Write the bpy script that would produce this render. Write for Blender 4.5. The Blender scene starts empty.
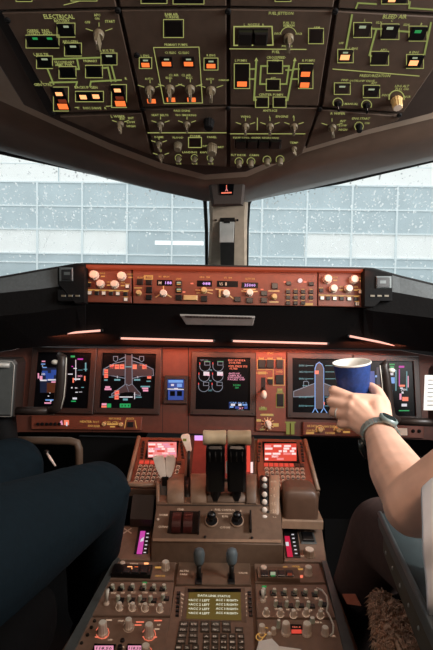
import bpy, math, random
from mathutils import Matrix, Vector, noise
random.seed(7)
C = bpy.context.scene.collection
S = bpy.context.scene
rad = math.radians
CAMZ = 1.05
# ------------------------------------------------------------------ camera
YAW, PITCH, ROLL, FPX = rad(1.25), rad(-2.74), rad(1.0), 480.0
camd = bpy.data.cameras.new('camera'); cam = bpy.data.objects.new('camera', camd); C.objects.link(cam)
R = Matrix.Rotation(YAW, 4, 'Z') @ Matrix.Rotation(rad(90) + PITCH, 4, 'X') @ Matrix.Rotation(ROLL, 4, 'Z')
cam.matrix_world = Matrix.Translation((0, 0, CAMZ)) @ R
camd.sensor_fit = 'VERTICAL'; camd.sensor_height = 36.0; camd.lens = FPX / 650 * 36; camd.clip_start = .02; camd.clip_end = 400
S.camera = cam
R3 = R.to_3x3()
CAM = Vector((0, 0, CAMZ))
def ray(px, py): return R3 @ Vector(((px - 216.5) / FPX, -(py - 325) / FPX, -1.0))
def P(px, py, d):
    r = ray(px, py); return CAM + r * (d / r.y)
# ------------------------------------------------------------------ view, sky, lights
S.view_settings.view_transform = 'Standard'; S.view_settings.look = 'None'
S.view_settings.gamma = 1; S.view_settings.use_curve_mapping = False
S.view_settings.exposure = 0.0
W = bpy.data.worlds.new('overcast_sky'); S.world = W; W.use_nodes = True
bg = W.node_tree.nodes['Background']; bg.inputs[0].default_value = (.93, .965, .97, 1); bg.inputs[1].default_value = 1.5
def area(name, loc, target, sx, sy, power, col):
    l = bpy.data.lights.new(name, 'AREA'); l.shape = 'RECTANGLE'; l.size = sx; l.size_y = sy; l.energy = power; l.color = col
    o = bpy.data.objects.new(name, l); C.objects.link(o)
    o.location = loc; o.rotation_euler = (Vector(target) - Vector(loc)).to_track_quat('-Z', 'Y').to_euler(); return o
# daylight coming through the side window by the right-hand seat, and an unseen warm lamp added behind to brighten the pedestal
area('side_window_daylight', (1.12, .35, 1.42), (.2, .8, .85), .7, .42, 35, (1, .97, .95))
area('left_window_daylight', (-1.12, .3, 1.42), (-.2, .9, .8), .6, .4, 1.3, (.78, .92, 1))
area('rear_fill_lamp', (.28, -.28, 1.80), (.02, .95, .55), .3, .25, 6.6, (1, .70, .52))
# ------------------------------------------------------------------ materials
def lin(c): return tuple(((x / 255) / 12.92 if x / 255 <= .04045 else ((x / 255 + .055) / 1.055) ** 2.4) for x in c)
def mat(name, rgb, rough=.6, metal=0, var=.12, scale=40, bump=.0, trans=0, spec=.5, coat=0, sheen=0):
    m = bpy.data.materials.new(name); m.use_nodes = True; n = m.node_tree.nodes; l = m.node_tree.links
    b = n['Principled BSDF']; c = lin(rgb)
    tc = n.new('ShaderNodeTexCoord'); nz = n.new('ShaderNodeTexNoise'); nz.inputs['Scale'].default_value = scale; nz.inputs['Detail'].default_value = 4
    l.new(tc.outputs['Object'], nz.inputs['Vector'])
    cr = n.new('ShaderNodeValToRGB'); e = cr.color_ramp.elements
    e[0].position = .3; e[1].position = .7
    e[0].color = tuple(x * (1 - var) for x in c) + (1,); e[1].color = tuple(min(1, x * (1 + var)) for x in c) + (1,)
    l.new(nz.outputs[0], cr.inputs[0]); l.new(cr.outputs[0], b.inputs['Base Color'])
    b.inputs['Roughness'].default_value = rough; b.inputs['Metallic'].default_value = metal
    b.inputs['Specular IOR Level'].default_value = spec
    if coat: b.inputs['Coat Weight'].default_value = coat
    if sheen: b.inputs['Sheen Weight'].default_value = sheen
    if trans: b.inputs['Transmission Weight'].default_value = trans
    if bump:
        bp = n.new('ShaderNodeBump'); bp.inputs['Strength'].default_value = bump; bp.inputs['Distance'].default_value = .002
        l.new(nz.outputs[0], bp.inputs['Height']); l.new(bp.outputs[0], b.inputs['Normal'])
    return m
def em(name, rgb, s):
    m = mat(name, tuple(x * .3 for x in rgb), .5, var=.02); b = m.node_tree.nodes['Principled BSDF']
    b.inputs['Emission Color'].default_value = lin(rgb) + (1,); b.inputs['Emission Strength'].default_value = s
    m.cycles.emission_sampling = 'NONE' if s < 3 else 'AUTO'
    return m
M = dict(
    over=mat('overhead_brown_paint', (80, 64, 52), .62, bump=.15, scale=60),
    housing=mat('overhead_housing_paint', (52, 40, 33), .7, bump=.1),
    seam=mat('dark_seam_rubber', (18, 15, 14), .8),
    liner=mat('ceiling_liner', (150, 134, 118), .55, bump=.1, scale=25),
    liner_dark=mat('brown_liner', (98, 80, 68), .38, bump=.1, scale=25),
    post=mat('window_post_paint', (186, 168, 148), .45, bump=.05),
    gasket=mat('black_gasket', (10, 10, 11), .6),
    shell=mat('cabin_side_lining', (34, 30, 28), .7, bump=.2),
    floor=mat('dark_floor_carpet', (18, 16, 16), .95, bump=.6, scale=300),
    hood=mat('black_glareshield_vinyl', (13, 12, 12), .8, bump=.3, scale=150, spec=.2),
    hoodtop=mat('grey_glareshield_top', (84, 90, 92), .6, bump=.2, scale=150),
    panel=mat('brown_instrument_paint', (88, 46, 33), .55, bump=.1, scale=60),
    greyvent=mat('pale_grey_vent', (150, 144, 138), .5), mcp=mat('brown_control_panel_paint', (108, 54, 36), .5, bump=.1, scale=60),
    bezel=mat('dark_brown_bezel', (50, 34, 28), .45),
    black=mat('black_plastic', (14, 14, 15), .4),
    softblack=mat('matt_black_plastic', (11, 11, 12), .8, spec=.2),
    screen=mat('black_display_glass', (5, 6, 9), .3, spec=.12, var=.02),
    cap=mat('black_switch_cap', (12, 13, 15), .3),
    ped=mat('pedestal_brown_paint', (130, 106, 90), .5, bump=.15, scale=60),
    handrest=mat('brown_hand_rest', (92, 68, 54), .4), quad=mat('quadrant_brown_paint', (108, 86, 70), .5, bump=.15, scale=60),
    quadl=mat('tan_quadrant_cover', (150, 122, 100), .42, bump=.1, scale=60),
    rail=mat('grey_side_rail', (92, 98, 98), .4, metal=.3),
    knob=mat('olive_beige_knob', (112, 102, 82), .5),
    knobp=mat('pale_pedestal_knob', (224, 206, 188), .42),
    knobg=mat('grey_green_knob', (176, 182, 164), .42),
    knobc=mat('knob_clear_cap', (226, 224, 212), .3),
    beige=mat('ivory_lever_plastic', (214, 194, 160), .4),
    white=mat('white_lever_plastic', (238, 224, 210), .4),
    maroon=mat('maroon_lever', (66, 22, 19), .4),
    slate=mat('slate_toggle_grip', (92, 104, 110), .5),
    steel=mat('brushed_steel', (176, 174, 168), .4, metal=.15),
    darkmetal=mat('dark_metal', (60, 58, 56), .4, metal=.8),
    yoke=mat('brown_yoke_plastic', (42, 33, 29), .42),
    greypad=mat('grey_clip_pad', (86, 92, 92), .5),
    paper=mat('white_paper', (240, 238, 234), .7, var=.03),
    tan=mat('tan_knob_label_paint', (196, 164, 110), .5),
    glowtxt=em('backlit_green_legend', (200, 204, 120), .55),
    glowline=em('backlit_flow_line', (176, 190, 104), .46),
    amber=em('amber_fault_light', (255, 118, 56), 1.25),
    amberhot=em('bright_amber_light', (255, 170, 110), 1.6),
    amberdim=em('dim_amber_light', (150, 60, 34), .5),
    glowgreen=em('green_on_light', (40, 170, 90), .6),
    glowwhite=em('white_on_legend', (190, 205, 170), .55),
    pgold=em('gold_panel_legend', (240, 178, 92), .55),
    pgreen=em('olive_panel_marking', (150, 150, 62), .5),
    pwhite=em('warm_white_legend', (255, 214, 180), .5),
    ppink=em('pink_lilac_digits', (226, 170, 255), 1.0),
    ledge=em('glareshield_reflected_glow', (205, 82, 48), .42),  # glow of the panel lip, in place of reflected flood light
    strip=em('salmon_flood_tube', (255, 188, 170), 1.2),
    s_white=em('screen_white', (236, 232, 240), .75), s_pink=em('screen_pink', (255, 168, 200), .75),
    s_salmon=em('screen_salmon', (255, 128, 98), .9), s_cyan=em('screen_cyan', (120, 190, 200), .55),
    s_blue=em('screen_blue', (44, 84, 178), .6), s_deep=em('screen_deep_blue', (14, 30, 62), .6), s_lblue=em('screen_light_blue', (120, 170, 240), .8),
    s_brown=em('screen_brown', (110, 52, 22), .4), s_green=em('screen_green', (28, 176, 96), .7), s_grey=em('screen_grey', (150, 160, 178), .55),
    s_body=em('screen_aircraft_fill', (78, 56, 60), .5), s_mag=em('screen_magenta', (216, 60, 190), .7), s_red=em('screen_red', (250, 70, 70), .8),
    s_wash=em('pink_washed_screen', (255, 150, 150), .8), s_washr=em('red_washed_screen', (232, 74, 58), .8), s_washw=em('white_washed_screen', (255, 226, 224), .95),
    s_olive=em('olive_lit_screen', (120, 100, 42), .5), s_oliveTxt=em('pale_screen_text', (240, 240, 214), .85), s_tcas=em('magenta_tape', (226, 80, 190), .7), s_crim=em('crimson_tape', (214, 26, 70), .75),
    redplate=mat('screen_red_reflection', (112, 40, 36), .5),  # reflected red light is put into this base colour
    skin=mat('skin', (240, 190, 164), .5, var=.12, scale=22, bump=.25),
    nail=mat('fingernail', (232, 180, 160), .3),
    navy=mat('dark_navy_trouser_cloth', (11, 24, 31), .85, bump=.5, scale=90, spec=.15),
    browncloth=mat('brown_trouser_cloth', (74, 52, 46), .9, bump=.3, scale=70),
    shirt=mat('white_shirt_cotton', (246, 246, 250), .8, bump=.3, scale=50, var=.03),
    hair=mat('short_dark_hair', (44, 34, 28), .8, bump=.6, scale=200), shoe=mat('black_shoe_leather', (12, 12, 12), .3),
    cup=mat('blue_paper_cup', (30, 60, 124), .6, var=.22, scale=160, bump=.25), cupw=mat('white_cup_paper', (238, 234, 224), .5, var=.02),
    watch=mat('grey_watch_metal', (140, 158, 156), .4, metal=.2), watchf=mat('dark_watch_face', (40, 50, 50), .2),
    seat=mat('dark_seat_fabric', (8, 8, 9), .9, bump=.4, scale=120, spec=.1), fleece=mat('brown_sheepskin', (196, 156, 130), .95, bump=.8, scale=60, var=.4),
    arm=mat('grey_armrest_vinyl', (62, 74, 76), .5), armside=mat('olive_armrest_side', (64, 62, 50), .6), keygrey=mat('grey_brown_key', (78, 70, 60), .5), orange=mat('dull_orange', (150, 76, 48), .7),
    bwhite=mat('white_wall_panels', (246, 247, 245), .7, scale=.5, var=.04), bglass=mat('pale_blue_grey_glazing', (186, 200, 205), .45, scale=.6, var=.07), bmull=mat('white_mullion', (225, 234, 236), .6),
    apron=mat('wet_concrete_apron', (130, 134, 134), .5, scale=.3), bluelight=em('lit_window_strip', (245, 248, 248), 1.3),
)
def glassmat():
    m = bpy.data.materials.new('windshield_glass'); m.use_nodes = True; n = m.node_tree.nodes; l = m.node_tree.links; n.remove(n['Principled BSDF'])
    t = n.new('ShaderNodeBsdfTransparent'); t.inputs[0].default_value = (.95, .975, .975, 1); g = n.new('ShaderNodeBsdfGlossy'); g.inputs['Roughness'].default_value = .05
    f = n.new('ShaderNodeFresnel'); f.inputs[0].default_value = 1.3; mx = n.new('ShaderNodeMixShader')
    l.new(f.outputs[0], mx.inputs[0]); l.new(t.outputs[0], mx.inputs[1]); l.new(g.outputs[0], mx.inputs[2]); l.new(mx.outputs[0], n['Material Output'].inputs[0]); return m
def dropmat():
    m = bpy.data.materials.new('rain_water'); m.use_nodes = True; n = m.node_tree.nodes; l = m.node_tree.links; n.remove(n['Principled BSDF'])
    t = n.new('ShaderNodeBsdfTransparent'); g = n.new('ShaderNodeBsdfTranslucent'); g.inputs[0].default_value = (.97, 1, 1, 1); gl = n.new('ShaderNodeBsdfGlossy'); gl.inputs['Roughness'].default_value = .1
    a = n.new('ShaderNodeMixShader'); a.inputs[0].default_value = .8; b = n.new('ShaderNodeMixShader'); b.inputs[0].default_value = .12
    l.new(t.outputs[0], a.inputs[1]); l.new(g.outputs[0], a.inputs[2]); l.new(a.outputs[0], b.inputs[1]); l.new(gl.outputs[0], b.inputs[2]); l.new(b.outputs[0], n['Material Output'].inputs[0]); return m
M['glass'] = glassmat(); M['drop'] = dropmat()
# ------------------------------------------------------------------ mesh helpers
class MB:
    def __init__(s): s.v = []; s.f = []; s.m = []; s.mats = []; s.sm = []
    def mi(s, m):
        if m not in s.mats: s.mats.append(m)
        return s.mats.index(m)
    def add(s, vs, fs, m, smooth=False):
        k = len(s.v); s.v += [tuple(v) for v in vs]; i = s.mi(m)
        for f in fs: s.f.append([k + a for a in f]); s.m.append(i); s.sm.append(smooth)
    def prism(s, poly, z0, z1, m, bev=0, top=None):
        n = len(poly); 
        a = sum(poly[i][0] * poly[(i + 1) % n][1] - poly[(i + 1) % n][0] * poly[i][1] for i in range(n))
        if a < 0: poly = poly[::-1]
        cx = sum(p[0] for p in poly) / n; cy = sum(p[1] for p in poly) / n
        def inset(p):
            dx, dy = cx - p[0], cy - p[1]; L = math.hypot(dx, dy) or 1; q = min(bev * 1.3 / L, .5); return (p[0] + dx * q, p[1] + dy * q)
        rings = [[(x, y, z0) for x, y in poly]]
        if bev: rings += [[(x, y, z1 - bev) for x, y in poly], [(*inset(p), z1) for p in poly]]
        else: rings += [[(x, y, z1) for x, y in poly]]
        vs = [v for r in rings for v in r]; fs = [list(range(n))[::-1]]
        for r in range(len(rings) - 1):
            for i in range(n): j = (i + 1) % n; fs.append([r * n + i, r * n + j, (r + 1) * n + j, (r + 1) * n + i])
        s.add(vs, fs, m); k = (len(rings) - 1) * n
        s.add(rings[-1], [list(range(n))], top or m)
        return s
    def box(s, cx, cy, z0, w, h, d, m, bev=0, rot=0, top=None):
        c, q = math.cos(rot), math.sin(rot)
        pts = [(-w / 2, -h / 2), (w / 2, -h / 2), (w / 2, h / 2), (-w / 2, h / 2)]
        return s.prism([(cx + x * c - y * q, cy + x * q + y * c) for x, y in pts], z0, z0 + d, m, bev, top)
    def cyl(s, cx, cy, prof, m, n=20, top=None, flute=0):
        vs = []; fs = []
        for r, z in prof:
            for i in range(n):
                a = 2 * math.pi * i / n; q = r * (1 - flute * (i % 2)); vs.append((cx + q * math.cos(a), cy + q * math.sin(a), z))
        for k in range(len(prof) - 1):
            for i in range(n): j = (i + 1) % n; fs.append([k * n + i, k * n + j, (k + 1) * n + j, (k + 1) * n + i])
        s.add(vs, fs, m, smooth=not flute)
        s.add(vs[-n:], [list(range(n))], top or m); return s
    def tube(s, pts, rads, m, n=14, flat=1.0, up=None, cap=True):
        pts = [Vector(p) for p in pts]; vs = []; fs = []
        if not isinstance(rads, (list, tuple)): rads = [rads] * len(pts)
        prev = None
        for i, p in enumerate(pts):
            t = (pts[min(i + 1, len(pts) - 1)] - pts[max(i - 1, 0)]).normalized()
            u = Vector(up) if up else (prev or (Vector((0, 0, 1)) if abs(t.z) < .9 else Vector((1, 0, 0))))
            a = (u - t * u.dot(t)).normalized(); b = t.cross(a); prev = a
            for k in range(n):
                th = 2 * math.pi * k / n; vs.append(p + a * math.cos(th) * rads[i] * flat + b * math.sin(th) * rads[i])
        for i in range(len(pts) - 1):
            for k in range(n): j = (k + 1) % n; fs.append([i * n + k, i * n + j, (i + 1) * n + j, (i + 1) * n + k])
        if cap: fs.append(list(range(n))[::-1]); fs.append([(len(pts) - 1) * n + k for k in range(n)])
        s.add(vs, fs, m, True); return s
    def grid(s, rows, m, close=False, smooth=True):
        w = len(rows[0]); vs = [v for r in rows for v in r]; fs = []
        for i in range(len(rows) - 1):
            for j in range(w - (0 if close else 1)): k = (j + 1) % w; fs.append([i * w + j, i * w + k, (i + 1) * w + k, (i + 1) * w + j])
        s.add(vs, fs, m, smooth); return s
    def ell(s, c, r, m, n=16, q=10, rot=None):
        vs = []; fs = []
        for i in range(q + 1):
            ph = math.pi * i / q
            for k in range(n):
                th = 2 * math.pi * k / n; v = Vector((r[0] * math.sin(ph) * math.cos(th), r[1] * math.sin(ph) * math.sin(th), r[2] * math.cos(ph)))
                if rot: v = rot @ v
                vs.append(Vector(c) + v)
        for i in range(q):
            for k in range(n): j = (k + 1) % n; fs.append([i * n + k, (i + 1) * n + k, (i + 1) * n + j, i * n + j])
        s.add(vs, fs, m, True); return s
    def extr(s, prof, x0, x1, m):          # (y,z) outline swept along x
        n = len(prof); vs = [(x0, y, z) for y, z in prof] + [(x1, y, z) for y, z in prof]
        fs = [[i, (i + 1) % n, n + (i + 1) % n, n + i] for i in range(n)] + [list(range(n))[::-1], list(range(n, 2 * n))]
        s.add(vs, fs, m); return s
    def mesh(s, name):
        me = bpy.data.meshes.new(name); me.from_pydata(s.v, [], s.f)
        for m in s.mats: me.materials.append(m)
        me.polygons.foreach_set('material_index', s.m); me.polygons.foreach_set('use_smooth', s.sm); me.update(); return me
    def build(s, name, parent=None, loc=(0, 0, 0), rot=0):
        return link(name, s.mesh(name), parent, loc, rot)
def link(name, me, parent=None, loc=(0, 0, 0), rot=0):
    o = bpy.data.objects.new(name, me); C.objects.link(o); o.location = loc; o.rotation_euler = (0, 0, rot)
    if parent: o.parent = parent
    return o
def tag(o, label=None, cat=None, group=None, kind=None):
    if label: o['label'] = label
    if cat: o['category'] = cat
    if group: o['group'] = group
    if kind: o['kind'] = kind
    return o
def fix_normals(o):
    import bmesh
    b = bmesh.new(); b.from_mesh(o.data); bmesh.ops.recalc_face_normals(b, faces=b.faces); b.to_mesh(o.data); b.free(); return o
_tc = {}
def text_mesh(t):
    if t not in _tc:
        cu = bpy.data.curves.new('t', 'FONT'); cu.body = t; cu.resolution_u = 1; cu.offset = .018; cu.align_x = 'CENTER'; cu.align_y = 'CENTER'
        o = bpy.data.objects.new('t', cu); C.objects.link(o); bpy.context.view_layer.update()
        me = bpy.data.meshes.new_from_object(o.evaluated_get(bpy.context.evaluated_depsgraph_get()))
        _tc[t] = ([tuple(v.co) for v in me.vertices], [list(p.vertices) for p in me.polygons])
        bpy.data.objects.remove(o); bpy.data.curves.remove(cu); bpy.data.meshes.remove(me)
    return _tc[t]
# ------------------------------------------------------------------ panel frames
class Frame:
    def __init__(s, o, v):
        s.o = Vector(o); s.u = Vector((1, 0, 0)); s.v = Vector(v).normalized(); s.n = s.u.cross(s.v)
    def at(s, px, py, h=0):
        r = ray(px, py); t = (s.o + s.n * h - CAM).dot(s.n) / r.dot(s.n); q = CAM + r * t - s.o; return (q.dot(s.u), q.dot(s.v))
    def w(s, u, v, h=0): return s.o + s.u * u + s.v * v + s.n * h
    def mat(s, u=0, v=0, h=0):
        m = Matrix((s.u, s.v, s.n)).transposed().to_4x4(); m.translation = s.w(u, v, h); return m
    def scale(s, px, py):                    # metres per pixel across and along the panel here
        a = s.at(px - 1, py); b = s.at(px + 1, py); c = s.at(px, py - 1); d = s.at(px, py + 1)
        return (math.hypot(b[0] - a[0], b[1] - a[1]) / 2, math.hypot(c[0] - d[0], c[1] - d[1]) / 2)
FO = Frame(P(227, 0, .667), (0, -.896, .444))                     # overhead panel
FM = Frame(P(222, 385, 1.44), (0, math.sin(rad(13)), math.cos(rad(13))))   # main instrument panel
FG = Frame(P(227, 285, 1.28), (0, math.sin(rad(10)), math.cos(rad(10))))   # glareshield control panels
FC = Frame(P(227, 435, 1.42), (0, math.cos(rad(27)), math.sin(rad(27))))   # forward pedestal
FA = Frame(P(217, 650, .842), (0, math.cos(rad(7)), math.sin(rad(7))))     # aisle stand
FQ = Frame(P(217, 542, 1.081), (0, math.cos(rad(33)), math.sin(rad(33))))  # quadrant front face
class Thing:
    def __init__(s, name, label, cat, fr, px, py, group=None, h=0):
        s.fr = fr; s.u0, s.v0 = fr.at(px, py); s.h = h
        s.e = bpy.data.objects.new(name, None); s.e.empty_display_size = .02; C.objects.link(s.e); s.e.matrix_world = fr.mat(s.u0, s.v0, h)
        tag(s.e, label, cat, group)
    def at(s, px, py, h=0):
        u, v = s.fr.at(px, py, s.h + h); return (u - s.u0, v - s.v0)
    def sc(s, px, py): return s.fr.scale(px, py)
    def poly(s, pts, h=0): return [s.at(*p, h) for p in pts]
    def part(s, name, mb, loc=(0, 0, 0), rot=0, parent=None): 
        return mb.build(name, parent or s.e, loc, rot)
class Sheet:                                 # flat printed or luminous marks on a panel, one mesh
    def __init__(s, th, h): s.t = th; s.h = h; s.mb = MB(); s.k = 0
    def poly(s, pts, m, dz=0): 
        s.k += 1; q = [(*s.t.at(*p, s.h), s.h + dz + (s.k % 9) * 2e-5) for p in pts]; s.mb.add(q, [list(range(len(q)))], M[m]); return s
    def rect(s, x0, y0, x1, y1, m, dz=0): return s.poly([(x0, y0), (x0, y1), (x1, y1), (x1, y0)], m, dz)
    def line(s, pts, w, m, close=False):
        if close: pts = list(pts) + [pts[0]]
        for a, b in zip(pts, pts[1:]):
            dx, dy = b[0] - a[0], b[1] - a[1]; L = math.hypot(dx, dy) or 1; nx, ny = -dy / L * w / 2, dx / L * w / 2; ex, ey = dx / L * w / 2, dy / L * w / 2
            s.poly([(a[0] + nx - ex, a[1] + ny - ey), (a[0] - nx - ex, a[1] - ny - ey), (b[0] - nx + ex, b[1] - ny + ey), (b[0] + nx + ex, b[1] + ny + ey)], m)
        return s
    def arc(s, cx, cy, r, a0, a1, w, m, n=10): return s.line([(cx + r * math.cos(rad(a0 + (a1 - a0) * i / n)), cy + r * math.sin(rad(a0 + (a1 - a0) * i / n))) for i in range(n + 1)], w, m)
    def text(s, t, px, py, hpx, m, wpx=None):
        vs, fs = text_mesh(t)
        if not vs: return s
        x0 = min(v[0] for v in vs); x1 = max(v[0] for v in vs); y0 = min(v[1] for v in vs); y1 = max(v[1] for v in vs)
        su, sv = s.t.sc(px, py); k = sv * hpx / (y1 - y0); kx = k if not wpx else su * wpx / (x1 - x0)
        if not wpx: kx = k * .9
        u, v = s.t.at(px, py, s.h); s.k += 1
        s.mb.add([(u + (a[0] - (x0 + x1) / 2) * kx, v + (a[1] - (y0 + y1) / 2) * k, s.h + 3e-4) for a in vs], fs, M[m]); return s
    def build(s, name, parent=None): return s.mb.build(name, parent or s.t.e)
# ================================================================== SETTING
def plane_hit(px, py, a, b, c):
    n = (b - a).cross(c - a); r = ray(px, py); return CAM + r * ((a - CAM).dot(n) / r.dot(n))
LW = (P(205, 195, 1.40), P(205, 268, 1.63), P(0, 148, 1.18)); RW = (P(248, 197, 1.40), P(248, 268, 1.63), P(433, 156, 1.18))
LT = [(-300, 84), (-120, 122), (-60, 135.5), (0, 148.5), (55, 161), (110, 173), (160, 184), (205, 194)]
RT = [(247, 196), (300, 187), (360, 173.5), (433, 156.5), (500, 141), (560, 127), (740, 88)]
LU = [-60, 48, 72, 96, 121, 146, 165, 176]; RU = [173, 150, 132, 114, 94, 74, -40]
# headliner: rolled trim between the window heads and the overhead panel
rows = [[] for _ in range(7)]
up_pts = []
for (px, py), uy, pl in [(a, b, LW) for a, b in zip(LT, LU)] + [(a, b, RW) for a, b in zip(RT, RU)]:
    lo = plane_hit(px, py, *pl); u, v = FO.at(px, uy, -.03); hi = FO.w(u, v, -.03)
    up_pts.append(hi)
    b = lo.lerp(hi, .5) + Vector((0, -.01, -.035)); 
    back = lo + Vector((0, .05, .0))
    rows[0].append(back); rows[1].append(lo); rows[2].append(lo.lerp(hi, .08) + Vector((0, -.008, -.008)))
    rows[3].append(lo.lerp(hi, .28) + Vector((0, -.012, -.030))); rows[4].append(b); rows[5].append(lo.lerp(hi, .75) + Vector((0, -.005, -.022))); rows[6].append(hi)
mb = MB(); mb.grid(rows, M['liner_dark']); o = mb.build('trim_1'); tag(o, kind='structure')
sm = o.modifiers.new('s', 'SOLIDIFY'); sm.thickness = .004; sm.offset = 0
# ceiling
vmax = .62
r0 = up_pts; r1 = [FO.w(p.x * 1.05, vmax, -.03) for p in up_pts]
zc = r1[0].z + .2
r2 = [Vector((p.x, -.35, zc)) for p in r1]; r3 = [Vector((p.x, -1.3, zc)) for p in r1]
mb = MB(); mb.grid([r0, r1, r2, r3], M['liner'], smooth=False); o = mb.build('ceiling'); tag(o, kind='structure')
sm = o.modifiers.new('s', 'SOLIDIFY'); sm.thickness = .02; sm.offset = 1 if False else 0
# floor, walls
mb = MB(); mb.box(0, .3, -.04, 2.5, 3.3, .04, M['floor']); tag(mb.build('floor'), kind='structure')
def wall(name, x0, y0, x1, y1, segs):
    mb = MB()
    for (t0, t1, z0, z1) in segs:
        a = Vector((x0, y0, 0)).lerp(Vector((x1, y1, 0)), t0); b = Vector((x0, y0, 0)).lerp(Vector((x1, y1, 0)), t1)
        n = Vector((b.y - a.y, -(b.x - a.x), 0)).normalized() * .02
        mb.add([a + Vector((0, 0, z0)) - n, b + Vector((0, 0, z0)) - n, b + Vector((0, 0, z1)) - n, a + Vector((0, 0, z1)) - n,
                a + Vector((0, 0, z0)) + n, b + Vector((0, 0, z0)) + n, b + Vector((0, 0, z1)) + n, a + Vector((0, 0, z1)) + n],
               [[0, 1, 2, 3], [7, 6, 5, 4], [0, 4, 5, 1], [1, 5, 6, 2], [2, 6, 7, 3], [3, 7, 4, 0]], M['shell'])
    tag(mb.build(name), kind='structure')
for sgn, nm, wn in ((-1, 'wall_left', 'window_3'), (1, 'wall_right', 'window_4')):
    wall(nm, sgn * .93, 1.16, sgn * 1.02, -1.3, [(0, 1, 0, 1.14), (0, 1, 1.60, 2.15), (0, .06, 1.14, 1.6), (.52, 1, 1.14, 1.6)])
    wall(nm, sgn * .95, 1.88, sgn * .93, 1.14, [(0, 1, 0, 1.0)])
    mb = MB(); mb.add([(sgn * .938, 1.0, 1.13), (sgn * .977, -.13, 1.13), (sgn * .977, -.13, 1.61), (sgn * .938, 1.0, 1.61)], [[0, 1, 2, 3]], M['glass']); tag(mb.build(wn), kind='structure')
mb = MB(); mb.box(0, -1.3, 0, 2.1, .04, 2.1, M['shell']); tag(mb.build('wall_back'), kind='structure')
mb = MB(); mb.box(0, 1.86, 0, 1.95, .04, 1.0, M['softblack']); tag(mb.build('wall_front'), kind='structure')
# windshield panes and gaskets
def pane(name, pts, pl):
    q = [plane_hit(px, py, *pl) for px, py in pts]
    mb = MB(); mb.add(q, [list(range(len(q)))], M['glass']); o = mb.build(name); tag(o, kind='structure'); return q
ql = pane('window_1', [(207, 186), (207, 300), (-170, 318), (-250, 88), (0, 140)], LW)
qr = pane('window_2', [(246, 188), (246, 300), (620, 322), (690, 92), (433, 148)], RW)
def gasket(name, pts, pl, r=.006):
    mb = MB(); mb.tube([plane_hit(px, py, *pl) for px, py in pts], r, M['gasket'], 8); tag(mb.build(name), kind='structure')
gasket('trim_2', [(-170, 118), (0, 152), (90, 172), (160, 187), (200, 196), (205, 201), (206.5, 230), (207, 300)], LW)
gasket('trim_3', [(600, 122), (433, 160), (340, 182), (270, 194), (251, 199), (248.5, 204), (247, 230), (246.5, 300)], RW)
# centre post
mb = MB()
def post_row(py, d, xl, xr, dep):
    a = P(xl, py, d); b = P(xr, py, d); e = (b.x - a.x)
    return [a + Vector((-.004, dep, .0)), a + Vector((0, .012, 0)), a + Vector((.008, 0, 0)), b + Vector((-.008, 0, 0)), b + Vector((0, .012, 0)), b + Vector((.004, dep, 0))]
mb.grid([post_row(172, 1.26, 209, 246, .16), post_row(200, 1.33, 209, 248, .1), post_row(215, 1.36, 210, 247, .08), post_row(268, 1.50, 208, 247, .14), post_row(300, 1.56, 208, 247, .16)], M['post'], smooth=False)
tag(mb.build('trim_4'), kind='structure')
# compass housing
FP = Frame(P(227, 192, 1.07), (0, -.20, .98))
t = Thing('standby_compass', 'dark brown compass housing with an orange lit card at the top of the window post', 'compass', FP, 227, 192)
mb = MB(); mb.prism(t.poly([(207.5, 177), (246, 176), (243.5, 206), (211.5, 206.5)]), -.26, 0, M['housing'], .006); t.part('housing', mb)
mb = MB(); w = t.poly([(219, 184), (234, 184), (233, 195), (220, 195)]); mb.prism(w, 0, .0015, M['screen']); win = t.part('compass_window', mb)
s = Sheet(t, .002); s.line([(222, 193), (231, 192.6)], 1.4, 's_salmon'); s.text('A', 226.6, 189.6, 3.4, 's_wash'); s.line([(226.5, 185.5), (226.5, 188)], .8, 's_salmon'); s.build('compass_card', win)
FPP = Frame(P(227, 232, 1.385), (0, -.40, .91))
t = Thing('sunvisor_bracket', 'grey metal plate with dark slide channel on the central window post', 'bracket', FPP, 227.5, 232)
mb = MB(); mb.prism(t.poly([(220, 212), (235, 212), (234, 268), (220.5, 268)]), -.03, .002, M['darkmetal']); t.part('channel', mb)
mb = MB(); mb.prism(t.poly([(219.5, 221.5), (234.5, 221.5), (233.5, 242), (219.5, 242)]), .002, .008, M['steel'], .002); pl = t.part('plate', mb)
mb = MB(); mb.prism(t.poly([(224, 219.5), (230, 219.5), (230, 222.5), (224, 222.5)]), .004, .010, M['darkmetal'], .001); t.part('latch', mb)
for x in (216, 237.5):
    mb = MB(); u, v = t.at(x, 220); mb.cyl(0, 0, [(.003, 0), (.003, .005), (.002, .006)], M['black'], 10); t.part('screw', mb, (u, v, 0))
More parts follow.
